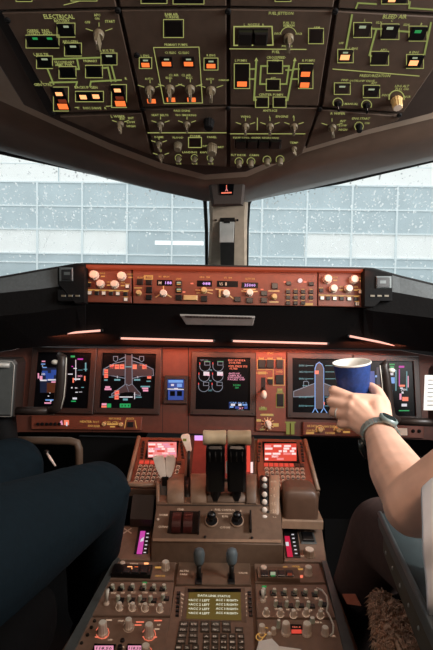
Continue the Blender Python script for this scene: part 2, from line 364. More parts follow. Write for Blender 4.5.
# rain on the windshield
mb = MB(); rn = random.Random(3)
for (pl, x0, x1, yt) in ((LW, -60, 204, lambda x: 150 + x * .215), (RW, 249, 480, lambda x: 197 - (x - 249) * .222)):
    for k in range(1300):
        x = rn.uniform(x0, x1); y = rn.uniform(yt(x) + 3, 290) ; 
        if rn.random() < .35: y = rn.uniform(186, 235)
        if y < yt(x) + 2: continue
        c = plane_hit(x, y, *pl); n = (pl[1] - pl[0]).cross(pl[2] - pl[0]).normalized()
        if n.y < 0: n = -n
        a = Vector((1, 0, 0)); a = (a - n * a.dot(n)).normalized(); b = n.cross(a); r = rn.choice((.0009, .0012, .0015, .0019, .0026)); st = rn.choice((1, 1, 1.3, 2.0))
        vs = [c + n * .002 + (a * math.cos(th) * r + b * math.sin(th) * r * st) for th in [2 * math.pi * i / 7 for i in range(7)]] + [c + n * (.002 + r * .6)]
        mb.add(vs, [[i, (i + 1) % 7, 7] for i in range(7)], M['drop'], True)
    for k in range(26):                      # thin runs of water
        x = rn.uniform(x0, x1); y = rn.uniform(yt(x) + 10, 262); L = rn.uniform(6, 16); sl = rn.choice((-.6, .5)) * rn.random()
        p = [plane_hit(x + sl * i * L / 3 + rn.uniform(-.6, .6), y + i * L / 3, *pl) + Vector((0, .003, 0)) for i in range(4)]
        mb.tube(p, .0004, M['drop'], 5)
tag(mb.build('raindrops'), 'raindrops and thin runs of water on the outside of the windshield', 'raindrops', kind='stuff')
# ------------------------------------------------------------------ outside
D = 30.0
b = bpy.data.objects.new('terminal_building', None); C.objects.link(b); b.location = (0, D, -5)
tag(b, 'long pale building with blue-grey glazing and white bands seen through the windshield', 'building')
def bx(name, x0, y0, x1, y1, d0, d1, m):      # pixel corners on the facade plane
    a = P(x0, y0, D); c = P(x1, y1, D); mb = MB()
    mb.extr([(d0, min(a.z, c.z) + 5), (d1, min(a.z, c.z) + 5), (d1, max(a.z, c.z) + 5), (d0, max(a.z, c.z) + 5)], a.x, c.x, M[m]); return mb.build(name, b)
bx('wall', -900, -60, 1400, 480, .12, 8, 'bwhite')
def zb(y): return P(222, y, D).z + 5
def band(name, x0, y0, x1, y1, d0, d1, m):
    mb = MB(); mb.extr([(d0, zb(y1)), (d1, zb(y1)), (d1, zb(y0)), (d0, zb(y0))], P(x0, 220, D).x, P(x1, 220, D).x, M[m]); return mb.build(name, b)
band('glazing', -900, 183, 1400, 231, .08, .5, 'bglass')
band('glazing', 128, 231, 305, 256, .09, .5, 'bglass')
band('glazing', -900, 256, 1400, 282, .08, .5, 'bglass')
band('glazing', -900, 300, 1400, 420, .2, .5, 'bglass')
band('lit_window', 155, 241.5, 204, 245.5, .06, .088, 'bluelight')
for x in range(-8, 448, 45):
    band('mullion', x - .9, 183, x + .9, 284, 0, .2, 'bmull')
for x in (-278, -233, -188, -143, -98, -53, 487, 532, 577, 622, 667, 712): band('mullion', x - .9, 183, x + .9, 284, 0, .2, 'bmull')
for y in (184, 208, 231.5, 256, 265): band('transom', -900, y - .7, 1400, y + .7, .02, .2, 'bmull')
for x in (58, 235, 330): band('panel_joint', x - .5, 130, x + .5, 183, .10, .5, 'bglass')
for y in (165,): band('panel_joint', -900, y - .4, 1400, y + .4, .10, .5, 'bmull')
mb = MB(); mb.box(0, 20, -5.1, 160, 60, .1, M['apron']); tag(mb.build('ground'), kind='structure')

# ================================================================== GLARESHIELD
FH = Frame(P(227, 345, 1.41), (0, -.14, .119))
def on(fr, px, py, h=0):
    u, v = fr.at(px, py, h); return fr.w(u, v, h)
gs = bpy.data.objects.new('glareshield', None); C.objects.link(gs); gs.location = P(224, 300, 1.3)
tag(gs, 'black glareshield hood stretching under the windshield with sloping grey wings', 'glareshield')
stl = [(-260, 330, 342, 352, 395, 1.06), (-150, 302, 318, 332, 374, 1.12), (-60, 287.5, 301, 322, 358, 1.2), (0, 277.5, 293, 316, 350, 1.24), (40, 270.5, 289, 312, 347, 1.26), (76, 264.5, 284, 307, 345, 1.272), (85, 264, 270, 305, 344, 1.275)]
str_ = [(364, 268.5, 275, 309, 348, 1.275), (373, 269, 289, 311, 348.5, 1.272), (400, 276.5, 293, 314, 349, 1.26), (433, 284.5, 299, 318, 352, 1.24), (500, 300, 314, 330, 362, 1.2), (600, 322, 334, 345, 380, 1.12), (700, 345, 356, 366, 405, 1.06)]
stc = [(x, 264 + (x - 85) * .0163, 270, 305 + (x - 85) * .0145, 344.3 + (x - 85) * .0145, 1.275) for x in (86, 150, 224, 300, 363)]
G = {k: [] for k in 'BTGFLU'}
for i, (x, yt, yg, yf, yl, d) in enumerate(stl + stc + str_):
    c = (x, yt, yg, yf, yl, d) in stc
    T = P(x, yt, d); g = on(FG, x, yg, -.012) if c else P(x, yg, d - .012)
    F_ = on(FG, x, yf, -.012) if c else P(x, yf, d - .004)
    L = on(FH, x, yl) if 76 <= x <= 373 else P(x, yl, d + .135)
    G['B'].append(Vector((T.x * 1.12, max(T.y + .36 - abs(T.x) * .35, T.y + .06), T.z - .055))); G['T'].append(T); G['G'].append(g); G['F'].append(F_); G['L'].append(L); G['U'].append(L + Vector((0, .03, .02)))
mb = MB(); mb.grid([G['B'], G['T'], G['G']], M['hoodtop'], smooth=False); o = mb.build('top_pad', gs); o.location = -gs.location
mb = MB(); mb.grid([G['G'], G['F'], G['L'], G['U']], M['hood'], smooth=False); o = mb.build('lower_hood', gs); o.location = -gs.location
mb = MB(); mb.tube([p + Vector((0, .002, 0)) for p in G['T']], .0035, M['gasket'], 8); o = mb.build('edge_piping', gs); o.location = -gs.location
# side warning modules
FWL = Frame(P(66, 275, 1.248), (0, .10, .99)); 
for (px, pts, sq, word, sq_word) in ((66, [(58, 267.5), (76, 263.5), (85, 264), (85, 303), (76, 304), (58, 284)], (61.5, 269, 72.5, 280.5), 'left', 'left'),
                      (383, [(364, 268.5), (374, 269.5), (392, 274.5), (392, 290), (374, 307), (364, 307)], (376.5, 277.5, 389.5, 287.5), 'right', 'right')):
    t = Thing('master_warning_unit', 'grey block with a dark square light beside the %s end of the control panels' % sq_word, 'warning unit', FWL, px, 276)
    mb = MB(); mb.prism(t.poly(pts), -.03, .004, M['hood'], .002); t.part('housing', mb)
    x0, y0, x1, y1 = sq
    mb = MB(); mb.prism(t.poly([(x0 - 1.2, y0 - 1), (x1 + 1.2, y0 - 1), (x1 + 1.2, y1 + 1), (x0 - 1.2, y1 + 1)]), .004, .008, M['rail'], .001); rm = t.part('light_rim', mb)
    mb = MB(); mb.prism(t.poly([(x0, y0), (x1, y0), (x1, y1), (x0, y1)], .008), .008, .0105, M['cap'], .0015); t.part('warning_light', mb)
    s = Sheet(t, .0108); s.rect((x0 + x1) / 2 - 3, y0 + 3, (x0 + x1) / 2 + 3, y0 + 6, 'rail'); s.build('light_legend')
    t2 = Thing('microphone_switch_strip', 'small dark strip with three faint legends below the %s glareshield end block' % word, 'switch strip', Frame(P(px, 295, 1.243), (0, .1, .99)), px, 296)
    cx = 71 if word == 'left' else 379
    mb = MB(); mb.prism(t2.poly([(cx - 13, 290), (cx + 13, 290), (cx + 13, 301), (cx - 13, 301)]), -.012, .003, M['softblack'], .001); t2.part('plate', mb)
    for k in range(3):
        mb = MB(); mb.box(0, 0, 0, .012, .005, .002, M['cap'], .0005, top=M['knob']); u, v = t2.at(cx - 7 + 7 * k, 296); t2.part('switch', mb, (u, v, .003))
# grab bar / clip under the control panel
t = Thing('chart_light_grille', 'long grey slotted grille under the middle of the glareshield', 'grille', FH, 218, 319)
mb = MB(); mb.prism(t.poly([(180, 314), (255, 316), (253, 324), (186, 323)]), 0, .006, M['greyvent'], .002); t.part('housing', mb)
mb = MB(); 
for k in range(46): u, v = t.at(186 + k * 1.45, 316.5 + k * .03, .006); mb.box(u, v, .006, .0022, .008, .0008, M['black'])
t.part('slots', mb)
# flood tubes
strips = [((49, 334.5), (101, 330.5), 'short salmon flood light tube at the far left under the glareshield'), ((121, 338.3), (213, 340.8), 'long salmon flood light tube left of centre under the glareshield'),
          ((233, 341), (327, 343.6), 'long salmon flood light tube right of centre under the glareshield'), ((349, 336), (402, 346.5), 'short slanting salmon flood light tube above the blue cup')]
for a, b_, lab in strips:
    pa = on(FH, *a, .006); pb = on(FH, *b_, .006)
    e = bpy.data.objects.new('flood_light', None); C.objects.link(e); e.location = (pa + pb) / 2; tag(e, lab, 'light', 'flood lights under the glareshield')
    mb = MB(); mb.tube([pa - e.location, pb - e.location], .0030, M['strip'], 10); mb.build('lamp_tube', e)
    mb = MB(); d = (pb - pa).normalized()
    mb.tube([pa - e.location - d * .006, pa - e.location], .0045, M['black'], 8); mb.tube([pb - e.location, pb - e.location + d * .006], .0045, M['black'], 8); mb.build('end_cap', e)
    mid = (pa + pb) / 2 + Vector((0, .0, -.010))
    area('flood_glow', mid, mid + Vector((0, .07, -.10)), (pb - pa).length, .012, .46 * (pb - pa).length / .27, (1, .22, .10))
# ================================================================== MCP + EFIS panels
def knob_mesh(r, h, m, top=None, flute=.08, n=24, grip=None, cap=None):
    mb = MB(); mb.cyl(0, 0, [(r * 1.12, 0), (r * 1.12, h * .18), (r, h * .22), (r * .94, h * .92), (r * .8, h)], M[m], n, M[top] if top else None, flute)
    if cap: mb.box(0, r * .45, h, r * .14, r * .8, .0004, M[cap])
    return mb
def rotary_mesh(r, h, m):
    mb = MB(); mb.cyl(0, 0, [(r * .95, 0), (r * .95, h * .25), (r * .8, h * .32)], M[m], 20); mb.box(0, -r * .12, h * .3, r * .62, r * 2.3, h * .7, M[m], r * .18)
    mb.box(0, r * .5, h, r * .12, r * .7, .0005, M['white']); return mb
_mc = {}
def cached(key, fn):
    if key not in _mc: _mc[key] = fn().mesh('mesh')
    return _mc[key]
def put(t, name, px, py, key, fn, h=0, rot=0, parent=None):
    u, v = t.at(px, py, h)
    if parent: pl = parent.location; return link(name, cached(key, fn), parent, (u - pl.x, v - pl.y, h - pl.z), rot)
    return link(name, cached(key, fn), t.e, (u, v, h), rot)
def knob(t, px, py, rpx, h=.012, m='knob', name='knob', kind='knob', rot=0, h0=0, **kw):
    su = t.sc(px, py)[0]; r = round(rpx * su, 4)
    return put(t, name, px, py, (kind, r, h, m, str(kw)), (lambda: rotary_mesh(r, h, m)) if kind == 'rotary' else (lambda: knob_mesh(r, h, m, **kw)), h0, rot)
def plate(t, name, px, py, wpx, hpx, h0, d, m, bev=.0006, rot=0, top=None, parent=None):
    su, sv = t.sc(px, py); w = round(wpx * su, 4); hh = round(hpx * sv, 4)
    return put(t, name, px, py, ('b', w, hh, d, m, top, bev), lambda: MB().box(0, 0, 0, w, hh, d, M[m], bev, top=M[top] if top else None), h0, rot, parent)
def module(name, label, cat, fr, pts, m, th=.006, h0=-.004, bev=.0015, group=None):
    cx = sum(p[0] for p in pts) / len(pts); cy = sum(p[1] for p in pts) / len(pts)
    t = Thing(name, label, cat, fr, cx, cy, group); mb = MB(); mb.prism(t.poly(pts, th + h0), h0, h0 + th, M[m], bev); t.part('faceplate', mb); t.top = h0 + th; return t
# left EFIS
def efis(label, kn, xs, dx, y0):
    t = module('display_control_panel', label, 'control panel', FG, dx, 'mcp', .008, -.004)
    for (x, y, r) in kn:
        k = knob(t, x, y, r, .016, 'knobp', 'knob', h0=t.top, top='knobp'); 
    for i, (x, y) in enumerate(xs): plate(t, 'push_button', x, y, 4, 3.6, t.top, .004, 'black', .0008, top='knobc' if i % 2 == 0 else None)
    s = Sheet(t, t.top + .0003)
    for (x, y, r) in kn:
        s.text('INHG' if r > 3.8 else 'HPA', x + 8, y - 2.2, 1.7, 'pgold'); s.rect(x + r + 2.0, y + .2, x + r + 6, y + 1.5, 'pgold')
    a, b_ = xs[0], xs[5]; s.line([(a[0] - 3, a[1] - 3.4), (b_[0] + 3, b_[1] - 3.2)], .8, 'pgold')
    for x, y in xs: s.rect(x - 2.2, y - 2.9, x + 2.2, y - 2.2, 'pgold')
    s.build('printed_legend'); return t
efis('brown display control panel with four pale knobs at the left end of the glareshield', [(94.5, 275.5, 4.4), (122, 276.5, 4.2), (101, 284.3, 3.8), (115, 284.8, 3.8)],
     [(90, 293), (97, 293.2), (104, 293.4), (111, 293.6), (118, 293.8), (125.5, 294), (126, 299.6), (89, 285), (127.5, 286.5)], [(86.5, 268), (131, 268.6), (131.5, 303), (86.5, 302)], 0)
efis('brown display control panel with four pale knobs at the right end of the glareshield', [(327, 279.5, 4.2), (353.5, 280, 4.2), (333, 289, 3.8), (348, 289.2, 3.8)],
     [(322, 298.2), (328, 298.4), (334.5, 298.6), (341.5, 298.8), (349, 299), (356, 299.2), (357, 304), (321, 290.5), (360, 292)], [(318.5, 271.5), (361.5, 272), (362, 307), (318, 306)], 0)
t = module('mode_control_panel', 'long reddish-brown autopilot control panel along the middle of the glareshield', 'control panel', FG, [(132.5, 268.8), (317.5, 271.4), (317, 306), (133, 303.2)], 'mcp', .008, -.004)
tp = t.top
s = Sheet(t, tp + .0003)
def win(x0, y0, x1, y1, digits):
    o = plate(t, 'readout_window', (x0 + x1) / 2, (y0 + y1) / 2, x1 - x0, y1 - y0, tp, .0012, 'screen', .0003)
    q = Sheet(t, tp + .0016)
    for txt, x, m, w in digits: q.text(txt, x, (y0 + y1) / 2, 3.1, m, w)
    z = q.build('digits'); return o
win(157, 280, 172.5, 285.7, [('M', 160, 'pwhite', 3), ('188', 168.5, 'ppink', 6.5)]); win(197, 280.6, 212, 286.6, [('088', 206.5, 'ppink', 8)])
win(217, 281, 238, 287, [('VS', 221, 'pwhite', 3.5), ('-', 226, 'pwhite', 1.5)]); win(241.5, 282.5, 258, 288, [('35000', 250, 'ppink', 11)])
for (x, y, w, h, c) in ((140, 282, 6, 5.5, 0), (149, 282.5, 6, 5, 0), (149.3, 290, 6, 6, 0), (149, 297.6, 6, 5, 0), (178.8, 283.6, 6, 5, 1), (178.8, 290.4, 6, 5, 1), (178.8, 297.8, 6, 5.2, 0), (204, 299, 6.2, 5.6, 0), (237.5, 299.5, 6.2, 5, 0), (249.5, 300.6, 6.4, 5, 0), (264, 293.5, 6, 4.6, 0), (264, 300.5, 6, 5, 0), (274.6, 286.2, 6, 5.6, 0), (288.5, 283.5, 5, 3.6, 0), (311, 284, 5, 3.6, 0)):
    k = plate(t, 'push_button', x, y, w, h, tp, .005, 'cap', .001)
    if c: s2 = Sheet(t, tp + .0053); s2.rect(x - 2, y - 1.7, x + 2, y - .2, 'glowwhite'); s2.rect(x - 2, y + .3, x + 2, y + 1.3, 'pgold'); s2.build('button_light')
for r_ in range(3):
    for x in (288, 295.5, 303, 311): 
        if not (r_ == 2 and x == 311): plate(t, 'push_button', x, 292 + r_ * 5.6, 4.2, 3.4, tp, .004, 'cap', .0008)
        s.rect(x - 1.6, 288.9 + r_ * 5.6, x + 1.6, 289.6 + r_ * 5.6, 'pgold')
for (x, y, r) in ((139, 293, 2.6), (163.5, 293.4, 3.4), (204, 290.6, 3), (226, 293.6, 3.6), (249.5, 292.8, 3.4), (274, 297, 2.8)):
    knob(t, x, y, r, .014, 'knobp' if r > 3 else 'tan', 'knob', h0=tp)
plate(t, 'thumb_wheel', 220, 293.5, 2.4, 8, tp, .006, 'tan', .001); plate(t, 'disengage_bar', 190.5, 298, 14, 5, tp, .007, 'tan', .002)
put(t, 'annunciator_lamp', 300, 280.8, 'lamp', lambda: MB().cyl(0, 0, [(.006, 0), (.006, .004), (.004, .007)], M['s_washw'], 14), tp)
for (tx, x, y) in (('IAS   MACH', 164, 276.6), ('HDG   TRK', 205, 277.2), ('V/S   FPA', 228, 277.8), ('ALTITUDE', 250, 278.8), ('A/T ARM', 147, 277), ('LNAV', 178.8, 278.8), ('FLCH', 140, 277.6)): s.text(tx, x, y, 1.7, 'pgold')
for a, b_ in (((156, 297), (160, 294.5)), ((167, 294.5), (171, 297)), ((163.5, 286.5), (163.5, 289.5)), ((196, 290), (200, 290.2)), ((208, 290), (212.5, 290.2)), ((197, 293), (201, 292.5)), ((208, 292.5), (212, 293.5)), ((216, 289), (224, 290)), ((230, 296), (234, 299)), ((242, 291), (245.5, 291.5)), ((253.5, 291.5), (257, 291.5)), ((244, 289.4), (255, 289.4)), ((269, 291), (279, 291)), ((270, 302), (278, 302))):
    s.line([a, b_], 1.1, 'tan')
for x, y in ((192, 283.5), (184, 292), (262, 289.5), (285, 282), (305, 282)): s.rect(x - 1.4, y - .7, x + 1.4, y + .7, 's_salmon')
s.rect(144, 275.2, 153, 279.6, 'pgold'); s.rect(145.5, 276.4, 151.5, 278.6, 'mcp'); s.rect(134, 287.4, 142, 288.4, 'pgold'); s.rect(304, 303, 313, 305.5, 'pgold')
s.build('printed_legend')
# lip over the control panels; its emission stands for reflected flood light
FL = Frame(P(227, 267, 1.262), (0, .17, .985))
t = Thing('control_panel_glow_lip', 'thin lip over the glareshield panels, its red glow standing for reflected light', 'panel lip', FL, 224, 267)
mb = MB(); a = [(86, 264.4), (363, 268.8), (363, 271.2), (86, 267.4)]; mb.prism(t.poly(a), -.02, .002, M['ledge'], .0008); t.part('glow_bar', mb)
mb = MB(); a = [(85, 263.4), (364, 267.9), (364, 269.2), (85, 264.7)]; mb.prism(t.poly(a), -.02, .006, M['gasket'], .0008); t.part('cover', mb)
mid = P(224, 269, 1.235); area('panel_edge_glow', mid, mid + Vector((0, .045, -.055)), .75, .008, .24, (1, .28, .13))
# ================================================================== OVERHEAD PANEL
t = Thing('overhead_panel_housing', 'dark brown housing of the overhead panel filling the ceiling', 'panel housing', FO, 227, 60)
mb = MB(); mb.prism(t.poly([(-110, -60), (-40, 3), (0, 70), (23, 107), (51, 120), (110, 146), (160, 165), (205, 177), (246, 174), (310, 147), (433, 115), (440, 110), (465, 60), (530, -60)]), -.030, -.004, M['housing'], .002)
t.part('housing', mb)
mb = MB(); mb.prism(t.poly([(-8, 12), (6, 12), (62, 114), (52, 118), (47, 112)]), -.004, -.001, M['seam'], .0005); t.part('edge_seal', mb)
OM = {}
def om(key, label, pts): 
    t = module('overhead_module', label, 'switch panel', FO, pts, 'over', .006, -.004, .001, None); t.s = Sheet(t, t.top + .0003); OM[key] = t; return t
def sw(t, px, py, w, h, lights=(), frame=True, bev=.0004, hh=.0014):
    """dark square switch, thin lit outline round it, coloured legends on its face"""
    k = plate(t, 'push_switch', px, py, w - 2.4, h - 2.4, t.top, hh, 'cap', bev)
    if frame: t.s.line([(px - w / 2, py - h / 2), (px + w / 2, py - h / 2), (px + w / 2, py + h / 2), (px - w / 2, py + h / 2)], .75, 'glowtxt', True)
    for (dx, dy, lw, lh, m) in lights: plate(t, 'indicator_light', px + dx, py + dy, lw, lh, t.top + hh, .0006, m, .0002, parent=k)
    return k
def ok(t, px, py, r, m='knob', rot=0, marks=None, h=.018):
    k = knob(t, px, py, r, h, m, 'rotary_knob', 'rotary', rot, t.top)
    t.s.line([(px - r * 2.4, py - r * .9), (px - r * 1.2, py - r * .5)], .7, 'glowtxt'); t.s.line([(px + r * 2.4, py - r * .9), (px + r * 1.2, py - r * .5)], .7, 'glowtxt'); t.s.line([(px, py - r * 2), (px, py - r * 1.35)], .7, 'glowtxt'); return k
G_, A_ = 'glowline', 'glowtxt'
# --- electrical
t = om('e', 'electrical switch panel with green legends, a beige selector and amber lights, far left', [(2, 13), (117.5, 10.5), (140, 110), (57, 113)])
s = t.s
s.text('ELECTRICAL', 59, 13.5 + 3, 4.35, A_); s.text('BATTERY', 62, 20.6, 2.90, A_); s.text('CABIN/   PASS', 38, 30.5, 2.75, A_); s.text('UTILITY  SEATS', 40, 33.2, 2.75, A_); s.text('APU GEN', 70, 41.6, 2.75, A_)
s.text('L BUS TIE', 41, 54.3, 2.61, A_); s.text('SECONDARY', 64.5, 62, 2.46, A_); s.text('EXT PWR', 65, 64.6, 2.46, A_); s.text('PRIMARY', 90.5, 60.8, 2.46, A_); s.text('R BUS TIE', 107, 50.6, 2.61, A_)
s.text('APU', 97, 15, 2.75, A_); s.text('ON', 97, 18.4, 2.46, A_); s.text('OFF', 87.5, 22.2, 2.61, A_); s.text('START', 110, 21.3, 2.75, A_); s.text('GEN CTRL', 43, 84.5, 2.61, A_); s.text('L', 42, 82, 2.61, A_); s.text('BACKUP GEN', 86, 87.3, 2.61, A_); s.text('R', 126, 78.5, 2.61, A_)
s.text('L    DISC DRIVE   R', 92, 108, 2.32, A_)
sw(t, 42.5, 41.5, 33, 13, [(-7.5, -3, 5, 2, 'glowgreen'), (7, -3, 5, 2, 'glowgreen')]); sw(t, 66, 30, 18, 14, [(0, -3.4, 5, 1.8, 'glowwhite')]); sw(t, 73, 49.5, 17, 13, [(0, -3, 6, 1.7, 'glowwhite')])
sw(t, 44.5, 62.2, 16, 12.5, [(0, -3, 6, 1.5, 'glowwhite')]); sw(t, 67.5, 72.5, 17, 12); sw(t, 94, 71.5, 17, 12.5); sw(t, 109, 59, 16, 12, [(0, -3, 6, 1.5, 'glowwhite')])
sw(t, 61, 99, 15, 24, [(-2, -5, 6.5, 3.2, 'amberhot'), (1.4, 2, 8, 3, 'amberdim'), (2, 7.5, 9.5, 5, 'amber')]); sw(t, 119, 96, 15, 23, [(-1.6, -5.6, 6.5, 3.2, 'amberhot'), (.6, 2, 8, 3, 'amberdim'), (1.4, 7.6, 10, 5, 'amber')])
k = sw(t, 89.5, 96.5, 28, 10.5, [(-6.3, .6, 6.5, 3.8, 'amberhot'), (6.4, 0, 6.5, 3.8, 'amberhot')])
s.line([(53, 59), (101, 57.5)], 1.7, G_); s.line([(77, 58.5), (79, 69), (76, 69)], 1.7, G_); s.line([(47.5, 69), (53.5, 84)], 1.7, G_); s.line([(50, 82.5), (77, 82), (76, 86)], 1.7, G_); s.line([(90, 86), (91, 81.5), (121, 80)], 1.7, G_)
s.line([(111.5, 65.5), (115.5, 81)], 1.7, G_); s.line([(102.5, 68), (108, 67.5), (111, 81)], 1.7, G_); s.line([(56, 65), (61, 65)], 1.6, G_); s.line([(75, 107.5), (79, 107.3)], .7, A_); s.line([(106, 106.3), (112, 106)], .7, A_)
ok(t, 99, 33.5, 5.4, h=.024)
t = om('el', 'small blank overhead panel with one wiper selector below the electrical switches', [(60, 117), (141.5, 113.5), (151.5, 155), (112, 140)])
ok(t, 120.5, 123.5, 3.4); t.s.text('L WIPER', 118, 113.8 + 2.6, 2.46, A_)
for i, w_ in enumerate(('INT', 'LOW', 'HIGH')): t.s.text(w_, 131, 118 + i * 4, 2.32, A_)
t.s.text('OFF', 122, 119, 2.03, A_)
# --- hydraulic
t = om('h', 'hydraulic switch panel with four amber fault lights and four beige selectors, left of centre', [(121.5, 10.5), (226.3, 9.5), (226.3, 105), (143, 107)])
s = t.s
s.text('RAM AIR', 171.5, 14.2, 2.75, A_); s.text('TURBINE', 172, 17, 2.75, A_); sw(t, 173.5, 28.5, 20, 18)
s.line([(153.5, 47.5), (199, 47), (202.5, 103), (164, 103.5)], .8, A_, True); s.text('PRIMARY PUMPS', 176, 44.6, 2.46, A_); s.text('C1 ELEC  C2 ELEC', 177, 52.6, 2.32, A_); s.text('C1 AIR   C2 AIR', 180, 75, 2.32, A_)
s.text('L ENG', 145, 55.6, 2.32, A_); s.text('R ENG', 211, 55.2, 2.32, A_); s.text('DEMAND', 224, 80, 1.74, A_)
for (x, y, w, h) in ((145.5, 63, 12.5, 11), (166.5, 62, 14.5, 13), (188.5, 62, 14.5, 13), (211, 64, 14, 12)): sw(t, x, y, w, h, [(0, 2, w * .62, 4, 'amber'), (0, -2.6, 5, 1.3, 'glowwhite')], frame=w < 14.2)
for x, y in ((150, 89.5), (170, 88.5), (190.3, 88.5), (211, 89.8)): ok(t, x, y, 4.9, h=.02); s.text('ELEC' if 160 < x < 200 else 'AUTO', x - 1, y - 10.8, 2.17, A_)
for x, y in ((151.5, 101), (171, 99.6), (191.5, 99.6)): plate(t, 'fault_light', x, y, 8.2, 3.8, t.top, .0012, 'amber', .0003)
t = om('hl', 'lighting panel with small beige selectors below the hydraulic panel', [(144.5, 109.5), (226.3, 107.5), (226.3, 167), (166, 163.5), (156, 158)])
s = t.s
s.text('SEAT BELTS', 160, 115, 2.17, A_); s.text('NO SMOKING', 186, 115, 2.17, A_); s.text('PASS SIGNS', 182, 109.6 + 1, 2.17, A_); ok(t, 160.5, 124, 3.6, h=.014); ok(t, 187, 124, 3.6, h=.014); knob(t, 209, 121.5, 5.0, .016, 'softblack', h0=t.top)
s.line([(148, 132.8), (226, 132.8)], .9, A_); ok(t, 159, 143.5, 3.1, h=.014); ok(t, 161, 156, 3.2, h=.012); knob(t, 178, 144.5, 3.8, .013, 'knob', h0=t.top); sw(t, 195, 142.5, 13, 10); knob(t, 212, 146.5, 5.0, .018, 'knob', h0=t.top)
for x in (178.5, 194.5, 210.5): knob(t, x, 157.8, 2.2, .012, 'knob', 'toggle', h0=t.top); s.arc(x, 157.8, 3.4, 20, 330, .5, A_); s.text('ON', x, 163.4, 2.03, A_)
for w_, x, y in (('DOME', 159, 137), ('STORM', 195, 136), ('FLOOD', 178, 137.5), ('PANEL', 212, 137), ('LANDING   RWY', 195, 152.2), ('OFF', 205, 146), ('BRT', 221, 147)): s.text(w_, x, y, 2.03, A_)
# --- fuel
t = om('f', 'fuel switch panel with amber low pressure lights and a striped guard, right of centre', [(230.2, 9.5), (332.5, 11), (318, 106), (230.2, 105)])
s = t.s
s.text('FUEL JETTISON', 281, 12.6 + 1, 3.92, A_); s.text('L   NOZZLE   R', 254, 24.6, 2.46, A_)
for (a, b_) in (((234, 26.6), (272, 26.4)), ((272, 26.4), (273, 45)), ((273, 45), (234, 45.4)), ((234, 45.4), (234, 26.6))):
    L = math.hypot(b_[0] - a[0], b_[1] - a[1]); n = max(int(L / 2.6), 2)
    for i in range(n):
        f0 = i / n; f1 = (i + .55) / n; s.line([(a[0] + (b_[0] - a[0]) * f0, a[1] + (b_[1] - a[1]) * f0), (a[0] + (b_[0] - a[0]) * f1, a[1] + (b_[1] - a[1]) * f1)], 1.3, 'pgold' if 0 else A_)
for x in (245.2, 260.5): k = plate(t, 'switch_guard', x, 35.6, 13.6, 13.6, t.top, .010, 'cap', .002)
s.text('FUEL TO', 289, 22.8, 2.46, A_); s.text('REMAIN', 289, 25.4, 2.46, A_); s.text('DECR', 278, 33.4, 2.17, A_); s.text('INCR', 299, 33.6, 2.17, A_); s.text('PULL ON', 287, 46, 2.03, A_)
knob(t, 288.5, 37.5, 5.2, .022, 'knob', 'rotary_knob', 'rotary', 0, t.top); s.arc(288.5, 35, 8, 200, 340, .7, A_); s.text('ARM', 316.6, 27.4, 2.32, A_); sw(t, 316, 36, 15, 15.5)
s.line([(229.8, 48.8), (306, 49.4)], 1.0, A_); s.text('FUEL', 276, 51.8, 2.75, A_); s.text('CROSSFEED', 276, 57.4, 2.75, A_); s.text('FWD', 276, 60.3, 2.17, A_); s.text('AFT', 273, 78.2, 2.17, A_); s.text('CENTER PUMPS', 271, 94.6, 2.46, A_); s.text('L PUMPS', 241, 60.4, 2.46, A_); s.text('R PUMPS', 308.6, 60.4, 2.46, A_)
sw(t, 242, 76, 15.5, 25, [(0, 8, 9.6, 4.8, 'amber')]); sw(t, 305.7, 76, 14.5, 25, [(-.2, -1.8, 8.8, 4.6, 'amber'), (-1, 9, 8.8, 4.8, 'amber')]); sw(t, 275, 67, 15.5, 13); sw(t, 273.2, 84.8, 14, 11.5); sw(t, 262, 102.2, 13, 10.5); sw(t, 279.6, 102.2, 13, 10.5)
s.line([(256.3, 61), (254, 100), (256, 100)], 1.8, G_); s.line([(294.6, 61), (287.6, 100), (286, 100)], 1.8, G_); s.poly([(254.4, 61), (258.2, 61), (256.4, 57.4)], A_); s.poly([(292.8, 61), (296.6, 61), (295, 57.4)], A_)
s.line([(267.5, 66), (261, 66), (260, 84), (266, 84)], 1.7, G_); s.line([(283, 66), (289, 66), (286.5, 84), (280.5, 84)], 1.7, G_); s.line([(250, 69), (256, 69)], 1.6, G_); s.line([(249.6, 79), (255, 79)], 1.6, G_); s.line([(293, 69), (299, 69)], 1.6, G_); s.line([(291, 79), (298, 79)], 1.6, G_); s.line([(286, 70), (293.5, 70)], 1.5, G_)
t = om('fl', 'anti-ice and air panel with three beige selectors below the fuel panel', [(230.2, 107.5), (317.3, 108.4), (302.5, 153.5), (286, 163.5), (230.2, 167)])
s = t.s
for x, y, w_ in ((245.5, 126, 'WING'), (270, 126, 'L'), (294, 126, 'R')): ok(t, x, y, 3.9, h=.016); s.text(w_, x, y - 9.4, 2.32, A_)
s.text('ANTI-ICE', 270, 110.5, 2.32, A_); s.text('ENGINE', 282, 116.4, 2.32, A_); s.line([(257.4, 118), (257.2, 130)], .8, A_); s.line([(230.4, 133.8), (305, 133.8)], .8, A_)
plate(t, 'switch_well', 258, 143.6, 46, 9, t.top, .0008, 'seam', .0003)
for i in range(4): plate(t, 'push_switch', 241 + i * 11.4, 143.6, 9.6, 7.4, t.top + .0008, .005, 'cap', .001)
s.text('EQUIP COOL  GASPER  RECIRC FANS', 256, 137.8, 2.03, A_); knob(t, 294, 148.4, 3.0, .013, 'knob', 'rotary_knob', 'rotary', .5, t.top); s.text('TEMP', 294, 142.6, 2.03, A_); s.text('FLT DECK   CABIN', 245, 155, 2.03, A_)
for x, y in ((239, 161.6), (251, 161.6), (267, 160), (280, 159.6)): knob(t, x, y, 2.6, .013, 'knob', h0=t.top); s.arc(x, y, 4.0, 150, 390, .6, A_)
s.line([(234.5, 139.5), (281, 139.6), (281, 148.2), (234.5, 148.2)], .5, 'rail', True)
